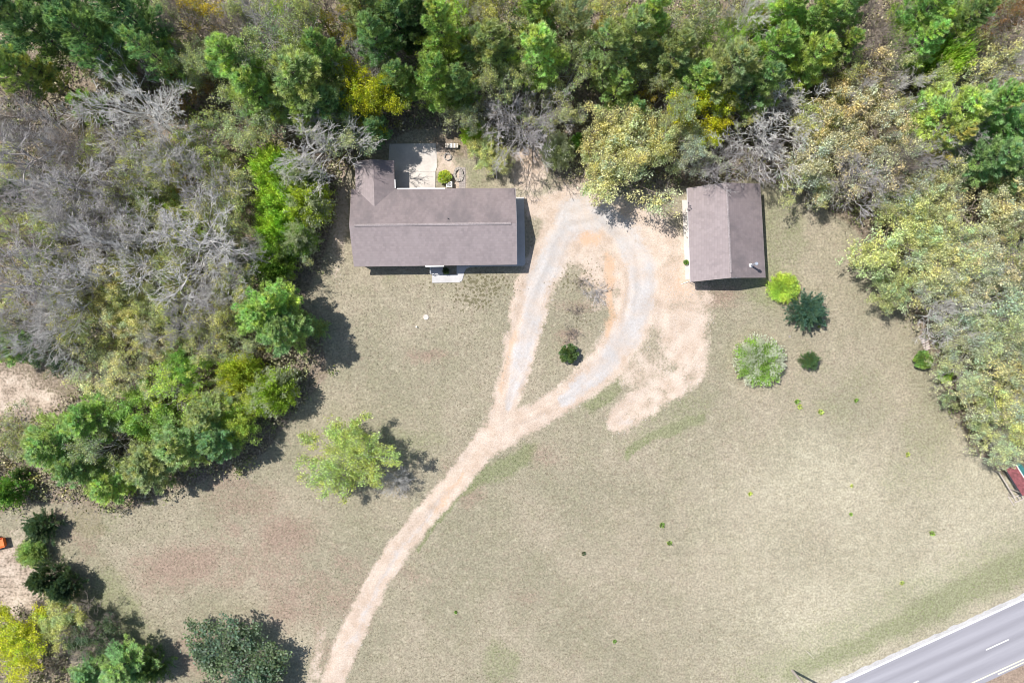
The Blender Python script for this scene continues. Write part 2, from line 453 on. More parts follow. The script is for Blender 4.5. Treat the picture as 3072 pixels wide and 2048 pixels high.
green = np.maximum.reduce([
    strip(wx, wy, [(1120, 1085, 40), (1060, 1130, 24), (1000, 1200, 14), (955, 1262, 8)], 0.6),
    0.8 * blob(wx, wy, 1180, 1060, 70, 30, -35), 0.75 * blob(wx, wy, 1385, 905, 60, 28, -35, 0.2),
    strip(wx, wy, [(1435, 1040, 18), (1510, 1000, 28), (1605, 955, 26)], 0.6), 0.5 * blob(wx, wy, 1540, 960, 110, 50, -25),
    0.85 * strip(wx, wy, [(1820, 1545, 60), (2000, 1470, 60), (2150, 1390, 90), (2352, 1290, 90), (2700, 1120, 90)], 0.6),
    0.5 * strip(wx, wy, [(1700, 1568, 90), (1950, 1440, 110), (2352, 1240, 120)], 0.7),
    0.7 * blob(wx, wy, 270, 1400, 60, 110, -25), 0.6 * blob(wx, wy, 340, 1500, 50, 60), 0.5 * blob(wx, wy, 200, 1200, 80, 40),
    0.6 * blob(wx, wy, 1150, 1520, 50, 50), 0.6 * blob(wx, wy, 1760, 640, 60, 80), 0.5 * blob(wx, wy, 1800, 520, 60, 120),
    0.4 * blob(wx, wy, 1300, 400, 120, 50), 0.45 * blob(wx, wy, 1100, 400, 50, 50), 0.5 * blob(wx, wy, 900, 1020, 120, 50),
    0.35 * blob(wx, wy, 1960, 900, 130, 90), 0.4 * blob(wx, wy, 2130, 1000, 70, 120), 0.35 * blob(wx, wy, 2100, 1100, 100, 60), 0.3 * blob(wx, wy, 1000, 640, 160, 22)])
pink = np.maximum.reduce([
    0.8 * blob(wx, wy, 420, 1300, 140, 60, -10, 0.7), 0.8 * blob(wx, wy, 650, 1230, 90, 60, 0, 0.7), 0.6 * blob(wx, wy, 560, 1160, 120, 40, 0, 0.7),
    0.7 * blob(wx, wy, 660, 1390, 60, 80, 0, 0.7), 0.7 * blob(wx, wy, 980, 820, 60, 20, 0, 0.7), 0.6 * strip(wx, wy, [(900, 1290, 30), (780, 1480, 30)], 0.8),
    0.7 * blob(wx, wy, 1650, 680, 60, 30, 0, 0.7), 0.6 * blob(wx, wy, 1330, 700, 60, 20, 0, 0.7), 0.7 * blob(wx, wy, 1310, 775, 40, 22, 0, 0.7),
    0.6 * blob(wx, wy, 1250, 1050, 60, 30, 0, 0.7), 0.6 * blob(wx, wy, 450, 1500, 60, 60), 0.55 * np.clip((fbm(ox, oy, 150, 3) - .52) * 6, 0, 1) * np.clip((oy - 900) / 200, 0, 1) * np.clip((1500 - ox) / 300, 0, 1)])
pink = np.maximum(pink, 1.0 * (GX * 0.416 + GY * -0.909 > 56.9))      # far side of the road
pale = np.clip((ox - 1350) / 500, 0, 1) * np.clip((oy - 850) / 250, 0, 1) * 0.75 * (0.6 + 0.8 * (fbm(ox, oy, 240, 4) - 0.3))
pale = np.maximum(pale, 0.7 * blob(wx, wy, 2130, 1330, 90, 60, -30, 0.6))
pale = np.maximum(pale, 0.45 * blob(wx, wy, 620, 1480, 140, 60, -10, 0.6)); pale = np.maximum(pale, 0.5 * blob(wx, wy, 1280, 440, 160, 30, 0, 0.6))
pale = np.clip(pale, 0, 1)
orange = np.maximum.reduce([0.9 * blob(wx, wy, 1345, 545, 45, 22, 0, 0.7), 0.8 * strip(wx, wy, [(1398, 600, 26), (1405, 720, 20), (1395, 770, 14)], 0.6),
    0.6 * strip(wx, wy, [(1065, 1085, 14), (1000, 1170, 16)], 0.8), 0.6 * strip(wx, wy, [(1145, 900, 14), (1180, 760, 14)], 0.6), 0.5 * blob(wx, wy, 1215, 370, 30, 40, 0, 0.8),
    0.5 * blob(wx, wy, 1560, 660, 60, 60, 0, 0.8), 0.25 * blob(wx, wy, 1030, 330, 60, 30)])
moss = np.maximum.reduce([0.95 * blob(wx, wy, 1110, 655, 90, 30, 0, 0.5), blob(wx, wy, 1090, 690, 50, 22, 0, 0.6), 0.6 * blob(wx, wy, 980, 655, 30, 22, 0, 0.6),
    0.7 * blob(wx, wy, 1330, 640, 60, 40, 0, 0.6), 0.5 * blob(wx, wy, 1330, 720, 55, 60, 0, 0.6), 0.35 * blob(wx, wy, 1790, 960, 330, 60, 0, 0.4) * 0])
cl = inside(wx * .6 + ox * .4, wy * .6 + oy * .4, CLEAR)
litter = np.where(cl, 0.0, 1.0)
litter = litter * (ox > -1e9)
litter = np.maximum(litter, 0.8 * blob(wx, wy, 1060, 330, 70, 40)); litter = np.maximum(litter, 0.6 * blob(wx, wy, 1330, 420, 90, 30))
k5 = litter.copy()
for _ in range(3):   # soften
    k5 = (k5 + np.roll(k5, 1, 0) + np.roll(k5, -1, 0) + np.roll(k5, 1, 1) + np.roll(k5, -1, 1)) / 5
litter = k5
ma = np.stack([dirt, gravel, green, litter], -1).reshape(-1, 4)
mb = np.stack([pink, pale, moss, orange], -1).reshape(-1, 4)
# wheel-worn streaks that follow the track
streak = np.full(GX.shape, .5); bestd = np.full(GX.shape, 1e9); run = 0.0
for q in (main, west, east):
    for (ax, ay, aw), (bx_, by_, bw) in zip(q[:-1], q[1:]):
        dx, dy = bx_ - ax, by_ - ay; L = math.hypot(dx, dy)
        t = np.clip(((ox - ax) * dx + (oy - ay) * dy) / (L * L), 0, 1); d = np.hypot(ox - ax - t * dx, oy - ay - t * dy)
        sd = ((ox - ax) * dy - (oy - ay) * dx) / L
        v = vnoise(run + t * L, sd * 1.0, 1.0, 2) * 0 + vnoise((run + t * L) / 70, sd / 10, 1.0, 2) * .55 + vnoise((run + t * L) / 30, sd / 5.5, 1.0, 4) * .3
        v = v + .08 * np.cos(np.clip(np.abs(sd) / 16, 0, 2) * math.pi) * -1 * (np.abs(sd) < 32) + .05
        m_ = d < bestd; streak[m_] = v[m_]; bestd[m_] = d[m_]; run += L
streak = np.clip(streak, 0, 1).ravel()
GZ = np.zeros_like(GX)
V = np.stack([GX, GY, GZ], -1).reshape(-1, 3)
I = np.arange(nx * ny).reshape(ny, nx)
F = np.stack([I[:-1, :-1], I[:-1, 1:], I[1:, 1:], I[1:, :-1]], -1).reshape(-1, 4)
g = link("ground", np_mesh("ground", V, F, [("ma", 'POINT', 'FLOAT_COLOR', ma), ("mb", 'POINT', 'FLOAT_COLOR', mb), ("mc", 'POINT', 'FLOAT', streak)]), None, M['ground'])
tag(g, "dry tan lawn and brown forest floor around the house", None, None, 'structure')
# driveway: the trodden cells, laid 4 mm above the lawn
roadish = np.maximum.reduce([strip(wx * .5 + ox * .5, wy * .5 + oy * .5, q, s2) for q in (main, west, east)])
cellm = roadish[:-1, :-1] > 0.35
Fd = F.reshape(ny - 1, nx - 1, 4)[cellm]
u, inv = np.unique(Fd.ravel(), return_inverse=True)
Vd = V[u].copy(); Vd[:, 2] += 0.004
dv = link("driveway", np_mesh("driveway", Vd, inv.reshape(-1, 4), [("ma", 'POINT', 'FLOAT_COLOR', ma[u]), ("mb", 'POINT', 'FLOAT_COLOR', mb[u]), ("mc", 'POINT', 'FLOAT', streak[u])]), None, M['ground'])
tag(dv, "pale dirt and gravel driveway that forks into a loop", None, None, 'structure')

# ------------------------------------------------------------------ highway
ra = math.atan2(248, 541)
p0 = Vector(S(2530.8, 2044)); p1 = Vector(S(3072, 1795.7))
ux = (p1 - p0).normalized(); uy = Vector((-ux.y, ux.x, 0))       # uy points to the house side


def road_sheet(name, y0, y1, x0, x1, z, mat, label, jag=False):
    mb_ = MB(); n = 60 if jag else 1
    rg = np.random.default_rng(3)
    for i in range(n):
        a = x0 + (x1 - x0) * i / n; b = x0 + (x1 - x0) * (i + 1) / n
        mb_.poly([(a, y0, 0), (b, y0, 0), (b, y1, 0), (a, y1, 0)])
    if jag:                                                    # broken tarmac edge
        n = 500; e = rg.random(n + 1) * .22
        for i in range(n):
            a = x0 + (x1 - x0) * i / n; b = x0 + (x1 - x0) * (i + 1) / n
            mb_.poly([(a, y1, 0), (b, y1, 0), (b, y1 + e[i + 1], 0), (a, y1 + e[i], 0)])
    o = mb_.build(name, mat); o.location = (p0.x, p0.y, z); o.rotation_euler = (0, 0, math.atan2(ux.y, ux.x))
    tag(o, label, None, None, 'structure'); return o


road_sheet("road", -7.35, 0.08, -120, 140, 0.010, M['road'], "grey asphalt road crossing the lower right corner")
road_sheet("road_shoulder", 0.08, 0.50, -120, 140, 0.012, M['shoulder'], "pale worn shoulder strip along the road edge", True)
road_sheet("road_edge_line", -0.10, 0.12, -120, 140, 0.018, M['line'], "white edge line on the house side of the road")
q = Vector(S(2958, 1948)) - p0; dx0 = q.dot(ux); dy0 = q.dot(uy)
for k in range(-3, 4):
    road_sheet("lane_dash", dy0 - .07, dy0 + .07, dx0 + 12.2 * k, dx0 + 12.2 * k + 3.05, 0.018, M['line'], "white dash between the two lanes of the road")
q = Vector(S(2923, 2044)) - p0; dy1 = q.dot(uy); q = Vector(S(2993, 2020)) - p0; dx1 = q.dot(ux)
road_sheet("road_far_line", dy1 - .07, dy1 + .07, -120, 140, 0.018, M['yline'], "pale yellow solid line near the far edge of the road")
road_sheet("road_double_line", dy1 - .42, dy1 - .28, dx1, 140, 0.018, M['yline'], "second yellow line doubling the far solid line")

# ------------------------------------------------------------------ house
EZ, RZ = 2.7, 4.45
WZ = EZ + (RZ - EZ) * 0.49
NW, NE, SE, SW = [Vector(S(*p, EZ)) for p in ((1054, 567), (1546, 564), (1551.4, 793), (1062, 799.5))]
RW, RE = Vector(S(1048, 676.4, RZ)), Vector(S(1550.5, 670, RZ))


def roof_slab(faces, th, name, mat, parent):
    "closed slab under each roof plane (list of polygons, counter-clockwise from above)"
    mb_ = MB()
    for f in faces: mb_.prism([Vector(p) - Vector((0, 0, th)) for p in f], [Vector(p) for p in f])
    o = mb_.build(name, mat, parent)
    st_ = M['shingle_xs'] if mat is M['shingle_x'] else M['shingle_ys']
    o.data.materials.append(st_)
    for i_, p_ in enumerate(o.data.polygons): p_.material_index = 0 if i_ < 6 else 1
    return o


def lerp(a, b, t): return a + (b - a) * t


house = empty("ranch_house", (NW + NE + SE + SW) / 4 * 1.0)
house.location.z = 0
tag(house, "long low ranch house with mauve brown shingle roof and rear wing", "house")
HL = house.location.copy()


def put(o):                       # parts are modelled in world metres, then re-based on the thing's own origin
    par = o.parent
    while par.parent is not None: par = par.parent
    if o.type == 'MESH' and o.parent is par:
        o.location = -par.location
    return o


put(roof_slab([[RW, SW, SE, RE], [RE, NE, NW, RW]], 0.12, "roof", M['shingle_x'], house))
house_roof = [c for c in house.children if c.name.startswith("roof")][0]
# ridge cap: slim raised strip
mb_ = MB()
a, b = lerp(RW, RE, 0.03), lerp(RW, RE, 0.965)
for side, e0, e1 in ((1, SW, SE), (-1, NW, NE)):
    d0 = (lerp(RW, e0, 0.032)); d1 = lerp(RE, e1, 0.032)
    c0 = lerp(d0, d1, 0.03); c1 = lerp(d0, d1, 0.965); up = Vector((0, 0, 0.09))
    pts = [a, c0, c1, b] if side == 1 else [b, c1, c0, a]
    mb_.prism([p - Vector((0, 0, 0.02)) for p in pts], [p + up for p in pts])
rc = mb_.build("ridge_cap", M['cap'], house_roof)
mb_ = MB(); vp = Vector(S(1344, 656, 4.2)); mb_.tube(vp - Vector((0, 0, .3)), vp + Vector((0, 0, 0.35)), 0.05)
mb_.build("vent_pipe", M['dark'], house_roof)
# rear wing roof
wNW, wNP, wNE = Vector(S(1064.4, 484.5, EZ)), Vector(S(1119.5, 478, WZ)), Vector(S(1182, 483, EZ))
wSE, wAP = Vector(S(1184.3, 566.5, EZ)), Vector(S(1123.7, 621, WZ))
wSW = Vector(S(1067, 567, EZ))
lift = Vector((0, 0, 0.02))
put(roof_slab([[wNP + lift, wNW + lift, wSW + lift, wAP + lift], [wAP + lift, wSE + lift, wNE + lift, wNP + lift]], 0.12, "wing_roof", M['shingle_y'], house))  # wing's darker east slope: shade side put into the shingle colour


def fascia(pts, name, mat, parent, w=0.04, h=0.18, drop=0.10):
    mb_ = MB()
    for p, q_ in zip(pts[:-1], pts[1:]): mb_.beam(p - Vector((0, 0, drop)), q_ - Vector((0, 0, drop)), w, h)
    return put(mb_.build(name, mat, parent))


fascia([SW, SE], "fascia", M['fascia'], house); fascia([SE, RE, NE], "fascia", M['white'], house, drop=.13)
fascia([NW, RW, SW], "fascia", M['fascia'], house); fascia([wNW, wNP, wNE], "fascia", M['fascia'], house)
gut = MB()
gut.beam(Vector(S(1192, 566.5, EZ - .02)), Vector(S(1335, 565.6, EZ - .02)), 0.12, 0.12)
put(gut.build("gutter", M['white'], house))
gut = MB(); gut.beam(Vector(S(1184.8, 539, EZ - .05)), Vector(S(1185.6, 565, EZ - .05)), 0.10, 0.12)
put(gut.build("gutter", M['white'], house))
# white header over the stoop, standing just proud of the eave
gut = MB(); gut.beam(Vector(S(1276.5, 798.9, EZ)), Vector(S(1332, 798.0, EZ)), 0.14, 0.14)
put(gut.build("porch_header", M['white'], house))

cx = (NW + NE + SE + SW) / 4; cx.z = 0
e_x = ((NE - NW) + (SE - SW)).normalized(); e_y = ((NW - SW) + (NE - SE)).normalized()


def flat(v): return Vector((v.x, v.y, 0))


def gable_walls(c4, ridge_z_in, inset_e, inset_r, name, mat, parent, along=True):
    "walls under a gable roof: c4 = NW NE SE SW eave corners; ridge runs W-E when along"
    nw, ne, se, sw = [flat(c) for c in c4]
    ex = ((ne - nw) + (se - sw)).normalized(); ey = ((nw - sw) + (ne - se)).normalized()
    ix, iy = (inset_r, inset_e) if along else (inset_e, inset_r)
    nw = nw + ex * ix - ey * iy; ne = ne - ex * ix - ey * iy; se = se - ex * ix + ey * iy; sw = sw + ex * ix + ey * iy
    Z = Vector((0, 0, 1)); h = EZ - 0.02
    mb_ = MB()
    t = 0.16
    def wall(p, q_, peak=None):
        d = (q_ - p).normalized(); nrm = Vector((d.y, -d.x, 0)) * -t
        prof = [p, q_, q_ + Z * h] + ([(p + q_) / 2 + Z * peak] if peak else []) + [p + Z * h]
        b0 = len(mb_.v); n = len(prof)
        mb_.v += [tuple(x) for x in prof] + [tuple(x + nrm) for x in prof]
        mb_.f.append(tuple(range(b0, b0 + n))); mb_.f.append(tuple(range(b0 + 2 * n - 1, b0 + n - 1, -1)))
        for i in range(n):
            j = (i + 1) % n; mb_.f.append((b0 + j, b0 + i, b0 + n + i, b0 + n + j))
    pk = ridge_z_in - 0.16
    wall(sw, se, None if along else pk); wall(se - Vector((0, 0, 0)), ne, pk if along else None)
    wall(ne, nw, None if along else pk); wall(nw, sw, pk if along else None)
    o = put(mb_.build(name, mat, parent))
    return o, (nw, ne, se, sw)


hw, hc = gable_walls((NW, NE, SE, SW), RZ, 0.45, 0.35, "wall", M['siding'], house, True)
ww, wc = gable_walls((wNW, wNE, wSE, Vector(S(1069, 567, EZ))), WZ, 0.4, 0.35, "wing_wall", M['siding'], house, False)


def opening(p, q_, t, w, z0, z1, name, parent, mat, frame=True, handle=False):
    "window or door set 2 cm proud of the wall p->q at parameter t"
    d = (flat(q_) - flat(p)).normalized(); nrm = Vector((d.y, -d.x, 0))
    c = lerp(flat(p), flat(q_), t)
    def boxy(u0, u1, za, zb, off, th):
        m_ = MB(); bs = [c + d * u0 + nrm * off, c + d * u1 + nrm * off, c + d * u1 + nrm * (off + th), c + d * u0 + nrm * (off + th)]
        m_.prism([x + Vector((0, 0, za)) for x in bs][::-1], [x + Vector((0, 0, zb)) for x in bs][::-1]); return m_
    o = put(boxy(-w / 2, w / 2, z0, z1, 0.005, 0.03).build(name, mat, parent))
    if frame:
        fm = MB()
        for u0, u1, za, zb in ((-w / 2 - .08, w / 2 + .08, z1, z1 + .08), (-w / 2 - .08, w / 2 + .08, z0 - .08, z0), (-w / 2 - .08, -w / 2, z0, z1), (w / 2, w / 2 + .08, z0, z1), (-.02, .02, z0, z1)):
            k = boxy(u0, u1, za, zb, 0.003, 0.05); b0 = len(fm.v); fm.v += k.v; fm.f += [tuple(i + b0 for i in f) for f in k.f]
        fm.build("frame", M['white'], o)
    if handle:
        hm = boxy(w / 2 - .14, w / 2 - .08, z0 + 0.95, z0 + 1.05, 0.035, 0.05); hm.build("handle", M['dark'], o)
    return o


nw_, ne_, se_, sw_ = hc
for t, w in ((.08, 1.4), (.2, 1.1), (.32, 1.4), (.62, 2.2), (.78, 1.6), (.92, 1.4)):
    opening(sw_, se_, t, w, 0.95, 2.1, "window", house, M['glass'])
opening(sw_, se_, 0.505, 0.95, 0.15, 2.2, "door", house, M['door'], False, True)
for t, w in ((.35, 1.6),): opening(se_, ne_, t, w, 0.95, 2.1, "window", house, M['glass'])
opening(se_, ne_, 0.7, 0.9, 0.12, 2.15, "door", house, M['door'], False, True)
for t, w in ((.12, 1.4), (.3, 1.0), (.5, 1.4)): opening(ne_, nw_, t, w, 1.0, 2.1, "window", house, M['glass'])
opening(ne_, nw_, 0.66, 1.8, 0.1, 2.15, "patio_door", house, M['glass'])
opening(nw_, sw_, 0.5, 1.2, 1.0, 2.1, "window", house, M['glass'])
opening(wc[1], wc[0], 0.5, 1.4, 1.0, 2.1, "window", house, M['glass'])

# stoop with rail
st = empty("front_stoop", S(1311, 812)); tag(st, "concrete door stoop with white handrail in the shade of the front eave", "stoop")
mb_ = MB(); P = [Vector(S(x, y)) - st.location for x, y in ((1292, 803), (1292.5, 823.5), (1330, 823), (1329, 796))]
mb_.prism([p for p in P], [p + Vector((0, 0, .3)) for p in P]); mb_.build("slab", M['concrete2'], st)
mb_ = MB()
a = Vector(S(1293.6, 803)) - st.location; b = Vector(S(1294, 822)) - st.location
for p in (a, lerp(a, b, .5), b): mb_.tube(p + Vector((0, 0, .28)), p + Vector((0, 0, 1.15)), 0.035)
mb_.tube(a + Vector((0, 0, 1.15)), b + Vector((0, 0, 1.15)), 0.04); mb_.build("handrail", M['white'], st)


def slab(name, pts, th, mat, label, kind='structure', z=0.0):
    mb_ = MB(); P = [Vector(S(x, y)) for x, y in pts]
    area = sum(P[i].x * P[(i + 1) % len(P)].y - P[(i + 1) % len(P)].x * P[i].y for i in range(len(P)))
    if area < 0: P = P[::-1]
    mb_.prism([p + Vector((0, 0, z)) for p in P], [p + Vector((0, 0, z + th)) for p in P])
    o = mb_.build(name, mat); tag(o, label, None, None, kind); return o


arc = [(1576 - 10 + 10 * math.cos(t), 788 + 9.5 * math.sin(t)) for t in np.linspace(0, math.pi / 2, 6)]
slab("front_walk", [(1296, 824), (1296.5, 848.5), (1330, 848), (1378, 847), (1386, 842), (1390, 830), (1393, 816), (1399, 806), (1408, 801.5), (1420, 800), (1500, 798.5)]
     + [(1540, 798)] + arc[::-1] + [(1572, 592), (1540, 592), (1540, 785), (1370, 788), (1370, 823)], 0.07, M['concrete2'], "pale concrete walk along the front of the house")
slab("patio", [(1169, 432.5), (1307, 431), (1310, 455), (1311, 502), (1306.5, 515), (1306, 575), (1160, 575)], 0.08, M['concrete'], "pale concrete patio behind the house")
jm = MB(); a = Vector(S(1200, 517)); b = Vector(S(1306, 515.5)); jm.beam(a + Vector((0, 0, .083)), b + Vector((0, 0, .083)), 0.04, 0.006)
o = jm.build("patio_joint", M['stone']); tag(o, "dark joint line across the patio", None, None, 'structure')
slab("garage_apron", [(2046, 600), (2072, 600), (2082, 838), (2056, 838)], 0.05, M['concrete'], "pale concrete apron along the garage door side")
pv = MB()
for i in range(9):
    for j in range(3):
        x0 = 1377 + j * 6.6; y0 = 503 + i * 7.0
        P = [Vector(S(x, y)) for x, y in ((x0, y0 + 6.6), (x0 + 6.2, y0 + 6.6), (x0 + 6.2, y0), (x0, y0))]
        pv.prism([p for p in P], [p + Vector((0, 0, .05)) for p in P])
o = pv.build("paver_path", M['paver']); tag(o, "short path of grey pavers behind the house", None, None, 'structure')

# ------------------------------------------------------------------ garage
gar = empty("garage", S(2180, 690)); tag(gar, "detached garage with mauve gable roof and metal flue on its east slope", "garage")
gN, gS = [(2061.5, 565.0), (2280.5, 552.0)], [(2071.3, 845.5), (2296.3, 832.2)]
gNW, gNE, gSE, gSW = [Vector(S(*p, EZ)) for p in (gN[0], gN[1], gS[1], gS[0])]
gRZ = 4.3
gRN, gRS = Vector(S(2179, 548, gRZ)), Vector(S(2193.5, 832.5, gRZ))
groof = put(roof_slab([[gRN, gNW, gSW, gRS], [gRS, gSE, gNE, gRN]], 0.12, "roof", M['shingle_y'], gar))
mb_ = MB(); up = Vector((0, 0, 0.09))
for e0, e1, s_ in ((gNW, gSW, 1), (gNE, gSE, -1)):
    d0 = lerp(gRN, e0, 0.032); d1 = lerp(gRS, e1, 0.032); c0 = lerp(d0, d1, .045); c1 = lerp(d0, d1, .95); a = lerp(gRN, gRS, .045); b = lerp(gRN, gRS, .95)
    pts = [a, c0, c1, b] if s_ == 1 else [b, c1, c0, a]
    mb_.prism([p - Vector((0, 0, 0.02)) for p in pts], [p + up for p in pts])
mb_.build("ridge_cap", M['cap'], groof)
fascia([gNW, gSW], "fascia", M['white'], gar, drop=.13); fascia([gSW, gRS, gSE], "fascia", M['fascia'], gar)
fascia([gSE, gNE], "fascia", M['fascia'], gar); fascia([gNE, gRN, gNW], "fascia", M['fascia'], gar)
_, gc = gable_walls((gNW, gNE, gSE, gSW), gRZ, 0.6, 0.3, "wall", M['siding'], gar, False)
opening(gc[0], gc[3], 0.36, 2.7, 0.06, 2.2, "garage_door", gar, M['white'], False, True)
opening(gc[0], gc[3], 0.74, 2.7, 0.06, 2.2, "garage_door", gar, M['white'], False, True)
opening(gc[3], gc[2], 0.3, 0.9, 0.06, 2.1, "door", gar, M['door'], False, True)
opening(gc[3], gc[2], 0.7, 1.0, 1.0, 2.0, "window", gar, M['glass'])
opening(gc[2], gc[1], 0.5, 1.0, 1.0, 2.0, "window", gar, M['glass'])
b = Vector(S(2253, 796, 3.45)); tp = Vector((b.x, b.y, 5.15))
mb_ = MB(); mb_.tube(b - Vector((0, 0, .3)), tp, 0.125, n=14); fl = put(mb_.build("flue", M['metal'], gar))
mb_ = MB(); mb_.tube(b - Vector((0, 0, 0.06)), b + Vector((0, 0, .10)), 0.26, 0.15, n=14); mb_.build("flashing", M['white'], fl)
mb_ = MB(); mb_.tube(tp, tp + Vector((0, 0, .03)), 0.12, n=10); mb_.tube(tp + Vector((0, 0, .06)), tp + Vector((0, 0, .22)), 0.21, 0.17, n=14); mb_.build("rain_cap", M['metal'], fl)
mb_ = MB(); a = Vector(S(2072, 842, 2.55)); mb_.tube(a, Vector((a.x + .35, a.y + .1, 2.2)), 0.032); mb_.tube(Vector((a.x + .35, a.y + .1, 2.2)), Vector((a.x + .35, a.y + .1, .1)), 0.032)
mb_.tube(Vector((a.x + .35, a.y + .1, .12)), Vector((a.x - .5, a.y - .2, .06)), 0.032); put(mb_.build("downspout", M['white'], gar))

# ------------------------------------------------------------------ things behind the house
rg = np.random.default_rng(5)
ac = empty("air_conditioner", S(1349, 557)); tag(ac, "white square air conditioner unit against the rear wall of the house", "air conditioner")
mb_ = MB(); mb_.box(-.36, .36, -.36, .36, 0.06, .75); mb_.build("cabinet", M['white'], ac)
mb_ = MB(); mb_.box(-.45, .45, -.45, .45, 0, .06); mb_.build("pad", M['concrete2'], ac)
mb_ = MB(); mb_.ring((0, 0), .20, .29, .752, .775, 24); 
for i in range(5):
    t = i * 2 * math.pi / 5; mb_.beam((0, 0, .77), (.27 * math.cos(t), .27 * math.sin(t), .77), .06, .02)
mb_.build("fan_grille", M['dark'], ac)
fr = MB(); c = Vector(S(1343, 471)); fr.ring((0, 0), .33, .46, 0, .18, 14, .05, rg); o = fr.build("fire_ring", M['stone']); o.location = c
tag(o, "round stone fire ring on bare soil east of the patio", "fire pit")
fr = MB(); c = Vector(S(1376, 524)); fr.ring((0, 0), .38, .58, 0, .2, 12, .1, rg); o = fr.build("rock_border", M['stone']); o.location = c; o.scale = (1, 1.5, 1)
tag(o, "oval ring of rocks around a small bed by the paver path", "rock border")
wp = empty("log_pile", S(1356, 440)); tag(wp, "short row of pale split logs stacked above the fire ring", "log pile")
for i in range(9):
    mb_ = MB(); x = -0.72 + i * .18; h = .32 + .12 * rg.random(); r = .065 + .02 * rg.random()
    mb_.tube((x, -.24 - .05 * rg.random(), h), (x + .02, .25 + .05 * rg.random(), h + .02), r, n=8); mb_.build("log", M['white'] if i in (3, 4, 6) else M['log'], wp)
mb_ = MB()
for y in (-.15, .15): mb_.box(-.85, .85, y - .04, y + .04, .0, .24)
mb_.build("rack", M['dark'], wp)
lp = empty("board_pile", S(2772, 1026)); tag(lp, "tilted pile of pinkish boards at the right tree edge above a green bush", "board pile")
for i in range(7):
    mb_ = MB(); t = -0.9 + i * .3; d = Vector((0.40 * t * .8, -t * .95, 0))
    mb_.beam(d + Vector((-.34, -.14, .15)), d + Vector((.36, .16, .2 + .04 * (i % 2))), .17, .14); mb_.build("board", M['pink'], lp)
mb_ = MB(); mb_.beam((-.4, 1.0, .06), (.35, -1.05, .06), .12, .1); mb_.build("bearer", M['wood'], lp)
st = MB(); st.tube((0, 0, 0), (0, 0, .25), .3, .27, n=12); o = st.build("tree_stump", M['log']); o.location = S(2778, 1040); tag(o, "round cut stump at the foot of the pinkish board pile", "stump")

# lawn fittings
st = MB(); st.tube((0, 0, 0), (0, 0, .10), .34, .33, n=24); o = st.build("septic_lid", M['concrete']); o.location = S(1278, 951); tag(o, "round pale concrete lid in the front lawn", "lid")
st = MB(); st.tube((0, 0, 0), (0, 0, .28), .06, n=10); st.tube((0, 0, .28), (0, 0, .34), .09, n=10); o = st.build("standpipe", M['white']); o.location = S(1250, 980); tag(o, "small white capped pipe in the lawn just below the round lid", "pipe")
st = MB(); st.tube((0, 0, 0), (0, 0, .12), .16, .10, n=7); o = st.build("stone", M['stone']); o.location = S(2369, 1009); tag(o, "small grey stone between the dark spruce and the white flowering bush", "stone")
up_ = empty("utility_pole", S(2377, 2010)); tag(up_, "pale utility pole rising at the bottom edge beside the road", "pole")
mb_ = MB(); mb_.tube((0, 0, 0), (0, 0, 10), .16, .11, n=12); mb_.build("pole", M['wood'], up_)
mb_ = MB(); mb_.beam((-1.1 * ux.y, 1.1 * ux.x, 9.3), (1.1 * ux.y, -1.1 * ux.x, 9.3), .1, .12); mb_.build("crossarm", M['wood'], up_)
for k in (-1, 0, 1):
    mb_ = MB(); mb_.tube((-k * ux.y, k * ux.x, 9.36), (-k * ux.y, k * ux.x, 9.6), .05, .03, n=8); mb_.build("insulator", M['white'], up_)
st = MB(); st.tube((0, 0, 0), (.25, -.28, 1.5), .03, .025, n=6); o = st.build("marker_stake", M['log']); o.location = S(2419, 1950); tag(o, "thin leaning marker stake in the grass above the utility pole", "stake")
# orange tub at the left edge
ot = empty("tipping_cart", S(8, 1624)); ot.rotation_euler = (0, 0, math.radians(14)); tag(ot, "open orange cart tub cut by the left edge of the picture", "cart")
bt, tpz = .25, .85; ri = [(-1.2, -.62), (.75, -.62), (.75, .62), (-1.2, .62)]; ro = [(x * .8, y * .8) for x, y in ri]
mb_ = MB()
for i in range(4):
    j = (i + 1) % 4; A, B = ri[i], ri[j]; C_, D_ = ro[j], ro[i]; sh = .94
    mb_.prism([(*D_, bt), (*C_, bt), (C_[0] * sh, C_[1] * sh, bt), (D_[0] * sh, D_[1] * sh, bt)], [(*A, tpz), (*B, tpz), (B[0] * sh, B[1] * sh, tpz), (A[0] * sh, A[1] * sh, tpz)])
mb_.prism([(*p, bt - .03) for p in ro], [(*p, bt) for p in ro]); tb = mb_.build("tub", M['orange'], ot)
for s_ in (-1, 1):
    mb_ = MB(); mb_.tube((-.2, s_ * .62, .25), (-.2, s_ * .74, .25), .25, n=18); mb_.build("wheel", M['dark'], ot)
mb_ = MB(); mb_.beam((-1.0, 0, .3), (-2.1, 0, .35), .07, .07); mb_.build("drawbar", M['dark'], ot)
